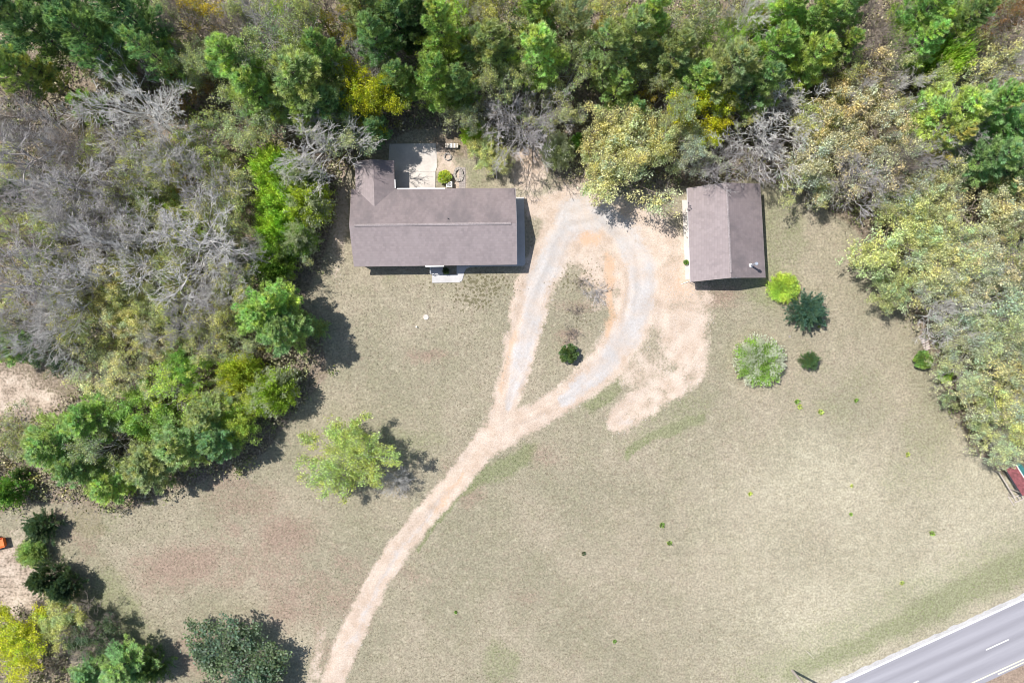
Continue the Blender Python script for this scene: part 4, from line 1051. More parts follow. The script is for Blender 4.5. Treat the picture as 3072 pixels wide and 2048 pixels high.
# ------------------------------------------------------------------ the trees, one by one
# kind, ox, oy, r, height, colour, label [, extra]
T = [
 # --- top left corner
 ('pine', 55, 55, 75, 18, 'pined', "dark pine filling the top left corner"),
 ('pine', 150, 30, 62, 18, 'pined', "second dark pine along the top edge from the left corner"),
 ('pine', 20, 150, 55, 16, 'pine', "pine with sunlit tufts on the left edge below the corner pine"),
 ('pine', 215, 95, 68, 18, 'pined', "third dark pine from the top left corner, leaning over long trunks"),
 ('pine', 300, 40, 66, 18, 'pined', "dark pine on the top edge left of the golden bush"),
 ('scrubpine', 355, 130, 50, 16, 'pineb', "thin blue green pine right of the dark corner pines"),
 ('scrubpine', 100, 170, 42, 11, 'olive', "small yellowish pine beneath the corner pines"),
 ('bare', 425, 60, 60, 12, '', "leafless brown tree left of the golden bush at the top", dict(bark='b')),
 ('haze', 430, 150, 55, 9, 'olive', "olive budding tree between the corner pines and the rust bush"),
 ('haze', 480, 25, 50, 9, 'gold', "golden yellow bush on the top edge left of centre"),
 ('haze', 455, 195, 46, 7, 'rust', "rust brown budding tree left of the big twin pines"),
 ('bare', 310, 250, 100, 13, '', "pale dead looking tree with twisted white limbs, upper left wood", dict(bark='w')),
 ('bare', 370, 330, 80, 12, '', "pale leafless tree just below the one with twisted white limbs", dict(bark='l')),
 ('scrubpine', 200, 245, 42, 8, 'pine', "small green pine alone among leafless trees at upper left"),
 ('bare', 60, 250, 70, 12, '', "dark limbed leafless tree near the left edge below the pines", dict(bark='b')),
 ('bare', 45, 350, 95, 13, '', "lilac grey leafless tree on the left edge, topmost of the grey thicket", dict(bark='p')),
 ('bare', 140, 320, 70, 12, '', "leafless grey tree between the small green pine and the left edge", dict(bark='g')),
 ('haze', 220, 340, 60, 8, 'olive', "olive budding tree below the small green pine at upper left"),
 ('haze', 270, 170, 55, 8, 'dull', "dull green understory tree under the corner pines"),
 ('bare', 520, 90, 60, 12, '', "brown leafless tree above the big twin pines", dict(bark='b')),
 # --- top middle left
 ('pine', 545, 150, 66, 15, 'pinel', "light green pine, left of the big twin pines"),
 ('pine', 590, 215, 62, 14, 'pine', "light green pine whose crown droops below its twin"),
 ('haze', 645, 150, 75, 14, 'dull', "dull grey green tree wedged between green pines"),
 ('pine', 700, 200, 90, 16, 'pineg', "largest greyish green pine, up and left of the house"),
 ('pine', 745, 130, 48, 15, 'pineb', "dark pine just above the largest greyish pine"),
 ('pine', 760, 250, 52, 12, 'pined', "dark pine between the greyish pine and the yellow tree"),
 ('bare', 620, 50, 85, 14, '', "leafless tree with dark forked limbs on the top edge", dict(bark='g')),
 ('bare', 725, 20, 60, 12, '', "leafless brown tree on the top edge right of the forked one", dict(bark='b')),
 ('haze', 690, 55, 55, 12, 'olive', "olive tree behind the forked leafless tree at the top"),
 ('haze', 790, 75, 45, 9, 'gold', "golden budding tree left of the round light green pine"),
 ('pine', 865, 95, 56, 15, 'pineb', "round blue green pine near the top, left of the tall double pine"),
 ('pine', 835, 20, 60, 15, 'dull', "greyish pine on the top edge above the round blue green one"),
 ('pine', 910, 40, 55, 15, 'pined', "dark pine on the top edge left of the tall double pine"),
 ('spread', 840, 165, 55, 11, '', "small silvery leafless tree above the bright yellow tree", dict(bark='l')),
 ('pine', 915, 190, 50, 12, 'pineb', "blue green pine right of the silvery leafless tree"),
 ('thick', 862, 228, 58, 10, 'yellow', "bright yellow leafing tree above the house wing"),
 ('pine', 860, 300, 40, 8, 'pined', "small dark pine below the bright yellow tree"),
 ('haze', 560, 290, 70, 10, 'dull', "dull green tree under the left end of the twin pines"),
 ('haze', 640, 310, 60, 7, 'olive', "olive tree above the lime green shrubs, left of the house"),
 ('bare', 730, 320, 95, 11, '', "leafless spreading tree whose limbs reach over the house wing", dict(bark='l')),
 ('haze', 790, 310, 60, 9, 'sage', "grey green budding tree beside the corner of the house wing"),
 ('pine', 700, 265, 40, 11, 'pine', "small sunlit pine below the largest greyish pine"),
 # --- top centre
 ('pine', 1015, 75, 62, 17, 'pinel', "tall bright green pine, upper crown of the double pine above the patio"),
 ('pine', 1005, 185, 56, 15, 'pine', "tall green pine below the brightest one, above the patio"),
 ('pine', 1055, 200, 46, 14, 'pineb', "blue green pine at the right of the double pine above the patio"),
 ('pine', 965, 60, 48, 15, 'dark', "dark narrow pine left of the tall bright pine"),
 ('haze', 1075, 55, 45, 10, 'gold', "yellow tinted tree right of the tall bright pine"),
 ('bare', 1105, 50, 45, 12, '', "dead pale snag right of the tall bright pine", dict(bark='l')),
 ('haze', 1075, 260, 46, 8, 'dull', "brownish dull tree below the double pine"),
 ('pine', 1130, 120, 70, 15, 'pineg', "greyish pine in the middle of the wood above the round bright one"),
 ('haze', 1150, 40, 62, 13, 'olive', "olive tree on the top edge right of the pale snag"),
 ('pine', 1235, 128, 64, 15, 'pinel', "round bright green pine high above the gap between the buildings"),
 ('haze', 1165, 190, 50, 12, 'dull', "dull tree between the double pine and the lilac leafless tree"),
 ('pine', 1230, 30, 56, 14, 'pine', "green pine on the top edge above the round bright one"),
 ('spread', 1200, 272, 100, 10, '', "round lilac grey leafless tree right of the patio", dict(bark='p')),
 ('shoot', 1085, 305, 32, 3.5, 'lime', "lime green shrub at the wood edge right of the log pile"),
 ('thick', 1120, 345, 38, 4, 'olive', "olive green shrub below the lime one at the wood edge"),
 ('haze', 1150, 370, 30, 3.5, 'olive', "small yellow olive shrub behind the paver path"),
 ('shoot', 1282, 345, 46, 5, 'sage', "silvery green shrub left of the khaki oak", dict(white=.55)),
 ('round', 1330, 325, 22, 2.5, 'green', "small green bush between silvery shrub and khaki oak"),
 ('scrubpine', 1310, 60, 60, 15, 'dull', "drab pine on the top edge, first right of the centre line"),
 ('haze', 1310, 160, 58, 11, 'dull', "drab leafless looking tree right of the round bright pine"),
 ('scrubpine', 1385, 120, 66, 15, 'pineg', "greyish pine in the wood above the khaki oak"),
 ('haze', 1400, 30, 55, 12, 'olive', "olive tree on the top edge above the greyish pine"),
 ('pine', 1450, 95, 62, 15, 'pineg', "grey green pine right of the wood gap above the khaki oak"),
 ('pine', 1490, 45, 52, 15, 'pine', "green pine on the top edge above the khaki oak"),
 ('scrubpine', 1420, 200, 44, 11, 'pine', "small pine over the brown gap in the wood"),
 ('scrubpine', 1455, 255, 36, 8, 'pineb', "low blue green pine directly above the khaki oak"),
 ('haze', 1520, 225, 46, 6, 'gold', "thin gold green shrub left of the yellow tree by the garage"),
 ('haze', 1395, 290, 35, 5, 'olive', "small olive shrub in the brown gap of the wood"),
 ('pine', 1545, 130, 60, 15, 'pineg', "grey green pine third from the bright group above the garage"),
 ('haze', 1600, 60, 60, 13, 'dull', "drab tree on the top edge left of the white limbed one"),
 ('pine', 1600, 195, 62, 13, 'pine', "green pine just above the yellow tree by the garage"),
 ('thick', 1603, 268, 60, 10, 'yellow', "bright yellow tree up and left of the garage"),
 ('oak', 1425, 325, 70, 9, 'khaki', "pale khaki oak, upper left part of the clump beside the garage"),
 ('oak', 1455, 398, 84, 8.5, 'khaki', "largest khaki oak overhanging the gravel loop left of the garage"),
 ('oak', 1390, 370, 52, 7, 'khaki', "khaki oak at the left rim of the clump by the gravel loop"),
 ('oak', 1535, 330, 52, 9, 'khaki', "khaki oak right below the yellow tree"),
 ('haze', 1600, 345, 55, 9, 'grey', "greyish budding tree touching the garage roof corner"),
 ('bare', 1650, 375, 48, 9, '', "leafless tree just above the garage roof", dict(bark='p')),
 # --- top right
 ('pine', 1670, 170, 78, 16, 'pineg', "broad grey green pine above the garage"),
 ('pine', 1740, 200, 60, 14, 'pineb', "blue green pine right of the broad grey green one"),
 ('bare', 1700, 60, 60, 13, '', "white limbed leafless tree near the top edge above the garage", dict(bark='w')),
 ('pine', 1775, 120, 62, 15, 'pine', "layered green pine right of the white limbed tree"),
 ('pine', 1790, 35, 60, 15, 'pinel', "light green pine on the top edge right of the white limbed tree"),
 ('pine', 1860, 60, 66, 16, 'pine', "big sunlit pine, second from the light one along the top edge"),
 ('pine', 1855, 145, 60, 15, 'pinel', "light green layered pine above the fan shaped bare tree"),
 ('pine', 1925, 35, 55, 15, 'pineb', "dark pine on the top edge left of the brown leafless gap"),
 ('pine', 1925, 120, 46, 13, 'pine', "green pine at the right rim of the pine group over the garage"),
 ('spread', 1775, 295, 98, 11, '', "fan shaped grey leafless tree up and right of the garage", dict(bark='w')),
 ('spread', 1750, 375, 50, 8, '', "small leafless tree behind the garage north east corner", dict(bark='p')),
 ('bare', 1985, 130, 85, 12, '', "brown leafless tree in the gap of the upper right wood", dict(bark='b')),
 ('bare', 1985, 50, 60, 12, '', "leafless twiggy tree on the top edge in the brown gap", dict(bark='b')),
 ('haze', 2060, 140, 45, 9, 'sage', "sage coloured tree between brown gap and lime tree"),
 ('oak', 1990, 225, 72, 10, 'tan', "tan budding oak, topmost of the tan group at right"),
 ('oak', 1930, 290, 72, 10, 'tan', "tan budding oak right of the fan shaped bare tree"),
 ('oak', 2030, 300, 68, 10, 'tan', "tan budding oak left of the hanging green pines"),
 ('oak', 1880, 360, 74, 9, 'grey', "greyish tan oak casting its shadow on the lawn right of the garage"),
 ('haze', 1960, 400, 76, 9, 'tan', "thin tan oak at the lawn edge below the tan group"),
 ('haze', 1850, 430, 50, 7, 'khaki', "thin khaki tree at the lawn edge near the garage corner"),
 ('haze', 2045, 395, 66, 10, 'grey', "grey budding tree between tan group and cream oaks"),
 ('haze', 2030, 455, 45, 8, 'dull', "drab thin tree at the lawn edge above the khaki clump"),
 ('pine', 2120, 30, 56, 15, 'pine', "pine on the top edge above the lime tree at upper right"),
 ('pine', 2110, 105, 46, 13, 'pinel', "light green pine left of the lime tree"),
 ('shoot', 2180, 130, 56, 10, 'lime', "vivid lime green tree in the upper right wood"),
 ('pine', 2210, 55, 50, 14, 'pineb', "blue green pine above and right of the lime tree"),
 ('haze', 2285, 30, 48, 10, 'rust', "rust orange budding tree near the top right corner"),
 ('bare', 2320, 75, 55, 12, '', "leafless brown tree in the top right corner", dict(bark='b')),
 ('haze', 2260, 180, 72, 9, 'khaki', "pale yellowish tree right of the lime tree"),
 ('bare', 2320, 155, 52, 10, '', "silvery leafless tree on the right edge below the corner", dict(bark='l')),
 ('haze', 2330, 215, 46, 9, 'gold', "gold tinted tree on the right edge, upper wood"),
 ('pine', 2180, 265, 72, 14, 'pinel', "green pine with hanging boughs, left of its group at the right"),
 ('pine', 2260, 250, 66, 15, 'pine', "green pine in the middle of the right hand pine group"),
 ('pine', 2325, 300, 60, 15, 'pineb', "pine on the right edge in the right hand pine group"),
 ('pine', 2170, 320, 46, 12, 'olive', "yellowish pine below the hanging boughs at right"),
 ('pine', 2265, 370, 66, 13, 'pineb', "blue green pine at the bottom of the right hand pine group"),
 ('pine', 2335, 390, 50, 13, 'pined', "dark pine on the right edge beneath the pine group"),
 ('bare', 2100, 370, 55, 10, '', "grey leafless tree between tan oaks and right hand pines", dict(bark='g')),
 ('oak', 2140, 445, 56, 9, 'khaki', "khaki oak below the right hand pines"),
 ('oak', 2255, 480, 78, 9, 'cream', "round cream coloured oak below the right hand pines"),
 ('oak', 2330, 480, 50, 9, 'grey', "greyish oak on the right edge beside the cream coloured one"),
 # --- right side
 ('oak', 2040, 560, 80, 8, 'khaki', "khaki oak standing furthest out on the lawn at right"),
 ('oak', 2120, 520, 62, 9, 'khaki', "khaki oak above and right of the outermost one"),
 ('oak', 2110, 610, 80, 8, 'khaki', "khaki oak below and right of the outermost one"),
 ('oak', 2040, 650, 50, 6, 'dull', "dark green oak at the lower rim of the khaki clump"),
 ('haze', 2190, 580, 66, 9, 'cream', "pale tree between khaki clump and right edge wood"),
 ('haze', 2190, 660, 72, 9, 'grey', "grey budding tree right below the khaki clump"),
 ('haze', 2260, 600, 70, 9, 'tan', "tan budding tree under the round cream oak"),
 ('bare', 2160, 720, 62, 8, '', "leafless tree with shadow of limbs on the lawn at right", dict(bark='l')),
 ('haze', 2260, 700, 80, 9, 'sage', "sage grey tree in the middle of the right edge wood"),
 ('haze', 2330, 590, 56, 9, 'olive', "olive tree on the right edge beneath the greyish oak"),
 ('haze', 2330, 680, 60, 9, 'grey', "grey tree on the right edge, middle of the wood"),
 ('haze', 2210, 770, 60, 8, 'grey', "grey budding tree behind the pinkish board pile"),
 ('haze', 2290, 790, 72, 9, 'sage', "sage tree on the right, level with the round green bush"),
 ('haze', 2340, 770, 50, 9, 'grey', "greyish tree on the right edge level with the board pile"),
 ('haze', 2210, 850, 55, 7, 'sage', "sage tree right of the round green bush at the wood edge"),
 ('haze', 2280, 880, 70, 9, 'cream', "cream tinted tree in the lower right wood"),
 ('haze', 2340, 870, 55, 9, 'sage', "sage tree on the right edge, lower wood"),
 ('oak', 2240, 930, 50, 6, 'dull', "dark low tree at the lawn edge of the lower right wood"),
 ('oak', 2310, 950, 62, 8, 'khaki', "khaki oak in the lower right wood"),
 ('haze', 2290, 1010, 56, 7, 'sage', "sage tree second from the bottom of the right wood"),
 ('haze', 2330, 1020, 45, 7, 'grey', "greyish tree at the very bottom of the right wood"),
 ('round', 2122, 826, 25, 2.2, 'green', "round bright green bush at the right wood edge below the board pile"),
 ('round', 2172, 862, 20, 2.0, 'lime', "small lime bush just right of the round green bush"),
 # --- left wood
 ('bare', 60, 450, 80, 12, '', "leafless tree on the left edge beside the green scrub pine", dict(bark='g')),
 ('scrubpine', 25, 450, 40, 8, 'dark', "dark scrub pine on the left edge, upper half"),
 ('bare', 150, 440, 90, 12, '', "grey leafless tree in the upper left thicket, second from the edge", dict(bark='l')),
 ('bare', 250, 430, 85, 12, '', "grey leafless tree in the middle of the upper left thicket", dict(bark='g')),
 ('haze', 330, 440, 66, 9, 'dull', "drab budding tree left of the rust tinted bush"),
 ('haze', 400, 410, 42, 6, 'gold', "rust and gold tinted bush in the left wood"),
 ('bare', 450, 400, 80, 12, '', "leafless tree right of the rust and gold bush", dict(bark='g')),
 ('haze', 480, 330, 60, 9, 'olive', "olive budding tree below the pale leafless pair"),
 ('haze', 520, 450, 66, 9, 'dull', "drab tree left of the lime green shrubs"),
 ('bare', 30, 560, 85, 12, '', "dark leafless tree on the left edge, middle height", dict(bark='b')),
 ('haze', 110, 540, 66, 9, 'olive', "olive thicket tree near the left edge, middle height"),
 ('bare', 200, 540, 80, 12, '', "leafless tree up and left of the cream yellow oak", dict(bark='g')),
 ('bare', 300, 550, 95, 13, '', "leafless tree directly above the cream yellow oak", dict(bark='l')),
 ('bare', 430, 560, 125, 13, '', "largest leafless tree, wide pale crown left of the house", dict(bark='l')),
 ('bare', 500, 640, 75, 11, '', "leafless tree below the largest one, casting limb shadows", dict(bark='l')),
 ('bare', 70, 650, 100, 13, '', "lilac grey leafless tree on the left edge, lower thicket", dict(bark='p')),
 ('bare', 170, 660, 90, 13, '', "pale tangled leafless tree left of the cream yellow oak", dict(bark='l')),
 ('bare', 130, 750, 85, 12, '', "pale leafless tree at the bottom of the left thicket", dict(bark='l')),
 ('bare', 30, 740, 60, 11, '', "leafless tree on the left edge above the green scrub pine", dict(bark='g')),
 ('oak', 272, 665, 58, 8, 'cream', "cream yellow oak among leafless trees at left"),
 ('oak', 300, 725, 45, 7, 'cream', "small cream yellow oak just below the larger one"),
 ('haze', 350, 690, 50, 7, 'dull', "drab shrub right of the cream yellow oak"),
 ('scrubpine', 15, 800, 52, 8, 'pine', "green scrub pine on the left edge above the pale clearing"),
 ('haze', 130, 800, 55, 7, 'dark', "dark tangled shrub at the rim of the pale clearing"),
 ('haze', 330, 780, 56, 6, 'tan', "tan thin tree between cream oaks and green clump"),
 ('haze', 480, 780, 50, 6, 'dull', "drab thin shrub left of the layered green pine"),
 # lime/white shrubs beside the house
 ('shoot', 625, 385, 62, 8.5, 'lime', "uppermost lime green shrub left of the house"),
 ('shoot', 680, 405, 60, 8, 'green', "white flecked green shrub, upper right of the row beside the house", dict(white=.46)),
 ('shoot', 700, 462, 62, 8, 'limey', "yellow lime shrub with white blossom nearest the house wall", dict(white=.44)),
 ('shoot', 640, 460, 60, 8, 'lime', "lime shrub in the middle of the row left of the house"),
 ('shoot', 630, 530, 52, 7, 'lime', "plain green shrub below the middle lime one"),
 ('shoot', 685, 545, 45, 6.5, 'green', "green shrub topped with a white blossom star", dict(white=.55)),
 ('shoot', 625, 600, 55, 7, 'green', "dark green shrub at the bottom of the row left of the house"),
 ('haze', 575, 610, 45, 6, 'dark', "dark shrub under the largest leafless tree"),
 ('haze', 670, 590, 40, 5, 'dull', "drab twiggy shrub at the bottom of the row left of the house"),
 # pines left of the lawn
 ('pine', 600, 720, 68, 11, 'pine', "layered green pine at the lawn edge, left one of the pair"),
 ('pine', 655, 760, 62, 11, 'pineb', "layered green pine at the lawn edge casting the long shadow"),
 ('pine', 640, 690, 48, 11, 'pinel', "sunlit pine top above the pair at the lawn edge"),
 ('spruce', 728, 752, 32, 4, 'pineb', "small green conifer right of the lawn edge pines"),
 ('haze', 560, 790, 45, 6, 'dull', "brownish shrub below the lawn edge pines"),
 # lower left clump
 ('shoot', 545, 860, 55, 7, 'limey', "yellow lime shrub above the white flowered one, lower left clump"),
 ('shoot', 620, 900, 62, 7, 'lime', "lime shrub with white flowers at the right of the lower left clump", dict(white=.46)),
 ('shoot', 590, 920, 42, 5, 'green', "white flowered shrub left of the round lime bush", dict(white=.55)),
 ('thick', 553, 962, 42, 6, 'limey', "round bright lime bush in the lower left clump"),
 ('haze', 250, 850, 70, 6, 'khaki', "thin khaki tree at the top of the lower left clump"),
 ('thick', 430, 850, 42, 6, 'green', "green leafy tree at the top of the lower left clump"),
 ('haze', 400, 910, 66, 7, 'limey', "yellow green speckled tree in the lower left clump"),
 ('thick', 340, 945, 56, 7, 'green', "deep green tree in the middle of the lower left clump"),
 ('haze', 300, 870, 55, 7, 'cream', "cream flecked tree at the top left of the lower left clump"),
 ('haze', 520, 900, 40, 6, 'dull', "brownish shrub between yellow green tree and lime shrub"),
 ('pine', 205, 960, 62, 9, 'pine', "green pine at the upper left of the lower left clump"),
 ('pine', 120, 1020, 66, 9, 'pine', "pine at the left end of the lower left clump"),
 ('haze', 255, 1020, 62, 8, 'dull', "brownish tree inside the lower left clump"),
 ('pine', 180, 1075, 56, 9, 'pineb', "blue green pine at the lower left of the clump"),
 ('pine', 480, 950, 56, 9, 'pineg', "grey green pine left of the round lime bush"),
 ('pine', 415, 1020, 72, 10, 'pineg', "broad grey green pine over the dark shadow on the lawn"),
 ('pine', 345, 1070, 66, 9, 'pineg', "grey green pine at the bottom of the lower left clump"),
 ('pine', 250, 1110, 52, 7, 'pine', "low green pine at the very bottom of the lower left clump"),
 ('pine', 500, 1010, 50, 9, 'pineb', "blue green pine at the right of the broad grey green one"),
 ('haze', 60, 985, 50, 6, 'dull', "thin drab shrub by the pale clearing on the left edge"),
 # far left small
 ('spruce', 15, 1130, 44, 5, 'green', "bright green conifer on the left edge with dark shadow"),
 ('spruce', 45, 1088, 20, 2.5, 'box', "little green bush above the bright conifer on the left edge"),
 ('spruce', 90, 1212, 48, 3.5, 'dark', "dark juniper above the orange cart"),
 ('shoot', 68, 1272, 34, 3, 'pale', "pale mint green shrub right of the orange cart"),
 ('spruce', 100, 1330, 50, 5, 'dark', "dark juniper below the pale mint shrub"),
 ('spruce', 145, 1350, 46, 5, 'dark', "dark juniper reaching furthest right below the mint shrub"),
 ('thick', 40, 1462, 66, 5, 'yellow', "yellow green tree in the bottom left corner"),
 ('thick', 150, 1420, 50, 4.5, 'olive', "olive tree between dark junipers and bottom left corner"),
 ('spread', 210, 1450, 62, 5, '', "brown leafless thicket above the bottom left pine", dict(bark='b')),
 ('oak', 215, 1465, 56, 4.5, 'dark', "dark leafy shrub above the bottom left pine"),
 ('pine', 285, 1530, 66, 7, 'pineb', "blue green pine on the bottom edge at left"),
 ('pine', 210, 1545, 56, 6, 'pineb', "low blue green pine on the bottom edge nearest the corner"),
 ('spruce', 345, 1535, 44, 5, 'box', "sunlit green conifer right of the bottom left pine"),
 ('thick', 545, 1566, 118, 4.5, 'dark', "wide dark green round tree on the bottom edge"),
 # lawn loners
 ('weep', 800, 1050, 88, 7, 'wisp', "lone wispy yellow green tree on the front lawn", dict(asp=(1.02, .85, -8))),
 ('spread', 905, 1105, 34, 4, '', "dead twiggy tangle at the foot of the lone lawn tree", dict(bark='l')),
 ('shoot', 1803, 660, 40, 2.2, 'limey', "bright lime bush at the garage corner"),
 ('spruce', 1858, 712, 52, 4.6, 'blue', "dark blue green spruce right of the garage lime bush"),
 ('shoot', 1748, 828, 62, 2.8, 'green', "round white flowering bush on the lawn below the garage", dict(white=.58, asp=(1, 1, 200))),
 ('spruce', 1862, 828, 27, 2.4, 'box', "small olive green conifer below the blue green spruce"),
 ('round', 1306, 812, 26, 2.1, 'box', "round dark green bush inside the driveway loop"),
 ('round', 1020.5, 406, 18, 1.4, 'limey', "round lime bush beside the patio"),
 ('round', 1576, 602, 7, .8, 'green', "tiny green bush against the garage door side"),
 ('round', 1024, 622, 9, .9, 'dark', "dark potted bush beside the front stoop"),
 ('twig', 1335, 652, 20, .9, '', "small brown leafless shrub, left of two at the top of the island", dict(bark='b')),
 ('twig', 1372, 672, 28, 1.3, '', "larger grey leafless shrub at the top right of the island", dict(bark='g')),
 ('twig', 1322, 715, 16, .8, '', "small leafless shrub in the middle of the island", dict(bark='b')),
 ('twig', 1310, 768, 20, .9, '', "brown leafless shrub just above the round island bush", dict(bark='b')),
 ('weed', 1830, 922, 9, .4, 'green', "leafy weed, left of the pair below the small conifer"),
 ('weed', 1836, 934, 9, .4, 'wisp', "second weed touching the left of the pair below the conifer"),
 ('weed', 1884, 945, 9, .4, 'wisp', "yellow green weed right of the pair below the conifer"),
 ('weed', 1965, 919, 7, .4, 'green', "weed nearest the right wood, below the khaki clump"),
 ('weed', 1520, 1205, 9, .4, 'green', "dark green weed in mid field, upper of two"),
 ('weed', 1537, 1245, 8, .4, 'green', "green weed in mid field, lower of two"),
 ('weed', 1722, 1133, 7, .4, 'wisp', "small yellowish weed right of the mid field pair"),
 ('weed', 2083, 1043, 7, .4, 'wisp', "yellowish weed in the field left of the playset"),
 ('weed', 1955, 1115, 6, .3, 'wisp', "tiny yellowish weed in the right field, above another tiny one"),
 ('weed', 1953, 1180, 6, .3, 'green', "tiny dark weed in the right field, lower of the tiny two"),
 ('weed', 2139, 1223, 9, .4, 'green', "green weed below the bare patch in the right field"),
 ('weed', 2070, 1337, 7, .35, 'wisp', "weed on the pale bare patch near the road"),
 ('weed', 1411, 1471, 6, .3, 'green', "small dark weed beside a grey patch low in the field"),
 ('weed', 1340, 1270, 7, .3, 'dark', "dark withered weed in the middle of the field"),
 ('weed', 1047, 1405, 6, .3, 'green', "small weed just right of the lower driveway"),
 ('weed', 1880, 750, 5, .3, 'wisp', "tiny weed at the foot of the blue green spruce"),
]
# saplings filling the gaps of the wood, too alike to tell apart
rf = np.random.default_rng(21)
FILL = [
 ('haze', 'olive', 34, (0, 560, 380, 780), 60, 8, "thin olive sapling filling the gaps of the left wood", "olive saplings of the left wood"),
 ('bare', '', 7, (0, 580, 230, 800), 75, 10, "thin leafless sapling in the tangle of the left wood", "leafless saplings of the left wood"),
 ('haze', 'dull', 13, (380, 1640, 20, 300), 58, 11, "drab budding sapling between the pines behind the house", "drab saplings between the pines"),
 ('haze', 'olive', 12, (1640, 2352, 20, 300), 55, 10, "olive sapling between the pines at upper right", "olive saplings of the upper right wood"),
 ('haze', 'grey', 16, (2060, 2400, 400, 1000), 60, 8, "greyish budding sapling inside the right hand wood", "greyish saplings of the right wood"),
 ('bare', '', 10, (1700, 2400, 20, 420), 60, 11, "thin leafless sapling in the upper right wood", "leafless saplings of the upper right wood"),
]
FILL += [
 ('haze', 'lime', 14, (380, 2300, 10, 200), 40, 11, "fresh green sapling peeping between the pines along the top", "fresh green saplings along the top"),
 ('haze', 'lime', 8, (0, 540, 380, 780), 34, 6, "small fresh green sapling among grey leafless trees", "fresh green saplings of the left wood"),
 ('haze', 'gold', 5, (700, 2300, 10, 200), 36, 10, "golden budding sapling between the pines along the top", "golden saplings along the top"),
]
RIM = [(a + (0 if a < 300 else 0), b) for a, b in CLEAR]
for kind, col, num, (xa, xb, ya, yb), r, H, lab, grp in FILL:
    pts = []; tries = 0
    while len(pts) < num and tries < 4000:
        tries += 1
        x, y = rf.uniform(xa, xb), rf.uniform(ya, yb)
        if any(inside(np.array([x + dx]), np.array([y + dy]), CLEAR)[0] for dx, dy in ((0, 0), (55, 25), (40, 60), (-50, 40), (0, 70))): continue
        if 560 < x < 1060 and 330 < y < 640: continue
        if 1270 < x < 1420 and 230 < y < 420: continue
        if any(math.hypot(x - a, y - b) < r * .8 for a, b in pts): continue
        pts.append((x, y))
        plant(kind, x, y, r * rf.uniform(.75, 1.15), H * rf.uniform(.75, 1.05), col, lab, bark=None if kind == 'haze' else rf.choice(['g', 'l', 'p', 'b']), share=grp)
for e in T:
    kw = e[7] if len(e) > 7 else {}
    plant(*e[:7], **kw)

# ------------------------------------------------------------------ understory of the wood: more saplings than anyone would count, one object
rg = np.random.default_rng(9)
n = 15000
bx, by = rg.uniform(-60, 2420, n), rg.uniform(-60, 1640, n)
jx = bx + (vnoise(bx, by, 40, 3) - .5) * 40; jy = by + (vnoise(bx, by, 40, 6) - .5) * 40
ok = ~inside(jx, jy, CLEAR)
ok &= ~((bx < 140) & (by > 820) & (by < 960)) & ~((bx < 110) & (by > 1170) & (by < 1400)) & ~((bx > 1180) & (bx < 1260) & (by > 340) & (by < 470))
ok &= ~((bx > 1270) & (bx < 1440) & (by > 220) & (by < 320) & (rg.random(n) < .6))
ok &= fbm(bx, by, 90, 8) > .26
bx, by = bx[ok], by[ok]; n = len(bx)
px_ = (bx * K - 1536) / FPX * CAMH; py_ = -(by * K - 1024) / FPX * CAMH
m = 26; hh = rg.uniform(.3, 2.2, n); rr = rg.uniform(.3, .95, n)
C = np.stack([px_, py_, hh * .6], 1)[:, None] + rg.normal(size=(n, m, 3)) * np.stack([rr, rr, hh * .35], 1)[:, None] * .6
C = C.reshape(-1, 3); C[:, 2] = np.abs(C[:, 2]) + .03
V, F = cards(rg, C, rg.uniform(.12, .26, len(C)), long=1.4)
und, nt, out = new_mat("undergrowth_leaves"); TT = NT(nt)
co = TT.objco(); at = TT.n("ShaderNodeAttribute", attribute_name="v"); a2 = TT.n("ShaderNodeAttribute", attribute_name="c")
c = TT.mix(TT.mr(a2.outputs["Fac"], .3, .7), (.26, .275, .13), (.38, .34, .24))
c = TT.mix(TT.mr(TT.noise(.22, 3, .6, co), .5, .65), c, (.19, .25, .08)); c = TT.mix(TT.mr(TT.noise(.31, 2, .6, co), .58, .7), c, (.34, .31, .10))
c = TT.mix(1.0, c, TT.mr(at.outputs["Fac"], 0, 1, .6, 1.4), 'MULTIPLY'); d = TT.n("ShaderNodeBsdfDiffuse"); TT.l(c, d.inputs[0]); TT.l(d.outputs[0], out.inputs[0])
o = link("undergrowth", leaf_mesh("undergrowth", V, F, rg.random(len(F)), np.repeat(rg.random(n), m)), None, und)
tag(o, "low tangled brush covering the floor of the wood", "undergrowth", None, 'stuff')
# fallen sticks and thin poles on the forest floor
k = rg.integers(0, n, 11000); P0 = np.stack([px_[k], py_[k], rg.uniform(.02, .5, len(k))], 1) + rg.normal(size=(len(k), 3)) * np.array([.6, .6, 0])
dd = rvec(rg, len(k)); dd[:, 2] = np.abs(dd[:, 2]) * .8; P1 = P0 + dd * rg.uniform(.5, 2.6, (len(k), 1))
v1, f1 = tubes(P0, P1, np.full(len(k), .018), np.full(len(k), .008), 3)
me = np_mesh("fallen_sticks", v1, f1); me.materials.append(M['bark']); o = link("fallen_sticks", me); o.color = (.36, .33, .32, 1)
tag(o, "pale sticks and saplings strewn through the wood", "sticks", None, 'stuff')

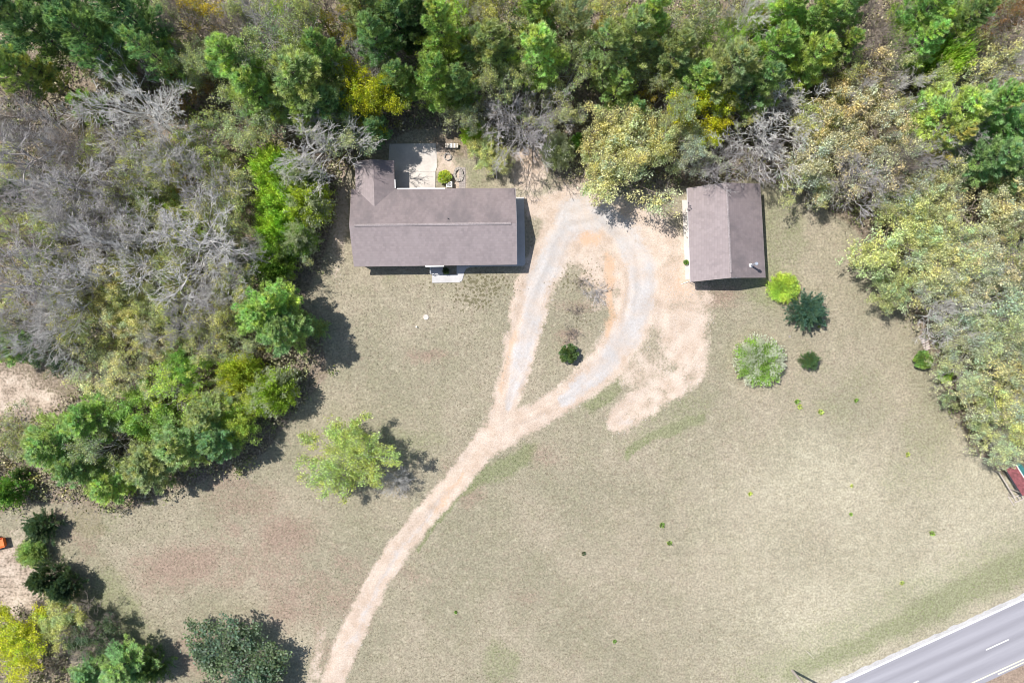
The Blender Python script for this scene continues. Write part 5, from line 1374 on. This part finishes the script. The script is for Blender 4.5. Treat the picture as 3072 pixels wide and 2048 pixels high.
# dry tufts standing in the lawn, and loose stones on the drive: both beyond counting
n = 60000
bx, by = rg.uniform(0, 2400, n), rg.uniform(380, 1600, n)
X = (bx * K - 1536) / FPX * CAMH; Y = -(by * K - 1024) / FPX * CAMH
ix = np.clip(np.searchsorted(xs, X), 0, nx - 1); iy = np.clip(np.searchsorted(ys, Y), 0, ny - 1)
dm, rm = dirt[iy, ix], green[iy, ix]
ok = inside(bx, by, CLEAR) & (dm < .35) & (fbm(bx, by, 45, 15) + rg.random(n) * .3 > .5)
ok &= ~((bx > 800) & (bx < 1215) & (by > 360) & (by < 655)) & ~((bx > 1565) & (bx < 1765) & (by > 410) & (by < 655)) & ~((X - p0.x) * ux.y - (Y - p0.y) * ux.x > -.6)
ok &= np.hypot(X - S(1278, 951)[0], Y - S(1278, 951)[1]) > .55
X, Y, rm = X[ok], Y[ok], rm[ok]; C = np.stack([X, Y, np.zeros(len(X))], 1)
V, F = blades(rg, C, np.repeat([[0, 0, 1.0]], len(C), 0), 4, .17, .028, 1.1); V[:, 2] = np.abs(V[:, 2])
tf, nt, out = new_mat("dry_grass_tufts"); TT = NT(nt)
at = TT.n("ShaderNodeAttribute", attribute_name="v"); a2 = TT.n("ShaderNodeAttribute", attribute_name="c")
c = TT.mix(at.outputs["Fac"], (.22, .20, .13), (.50, .44, .33)); c = TT.mix(a2.outputs["Fac"], c, (.20, .26, .10))
d = TT.n("ShaderNodeBsdfDiffuse"); TT.l(c, d.inputs[0]); TT.l(d.outputs[0], out.inputs[0])
o = link("grass_tufts", leaf_mesh("grass_tufts", V, F, np.repeat(rg.random(len(C)), 4), np.repeat(np.clip(rm + .12 * (rg.random(len(C)) < .2), 0, 1), 4)), None, tf)
tag(o, "dry tufts of grass all over the lawn", "grass", None, 'stuff')
n = 16000
bx, by = rg.uniform(720, 1640, n), rg.uniform(440, 1568, n)
X = (bx * K - 1536) / FPX * CAMH; Y = -(by * K - 1024) / FPX * CAMH
ix = np.clip(np.searchsorted(xs, X), 0, nx - 1); iy = np.clip(np.searchsorted(ys, Y), 0, ny - 1)
ok = (dirt[iy, ix] > .15) & ~((bx > 800) & (bx < 1215) & (by < 655)) & ~((bx > 1560) & (by < 655)); X, Y = X[ok], Y[ok]; m = len(X)
s_ = rg.uniform(.02, .06, (m, 1, 1)); base = np.array([[1, 0, 0], [0, 1, 0], [-1, 0, 0], [0, -1, 0], [0, 0, .8]], float)
V = np.stack([X, Y, np.full(m, .004)], 1)[:, None] + base[None] * s_ * rg.uniform(.7, 1.3, (m, 1, 3)); V = V.reshape(-1, 3)
F = np.array([[0, 1, 4], [1, 2, 4], [2, 3, 4], [3, 0, 4]]); F = (F[None] + (np.arange(m) * 5)[:, None, None]).reshape(-1, 3)
o = link("loose_gravel", np_mesh("loose_gravel", V, F), None, simple_mat("loose_gravel", (.42, .39, .37), .9, 3.1, .35))
tag(o, "loose stones scattered over the driveway", "gravel", None, 'stuff')
bpy.context.view_layer.update()
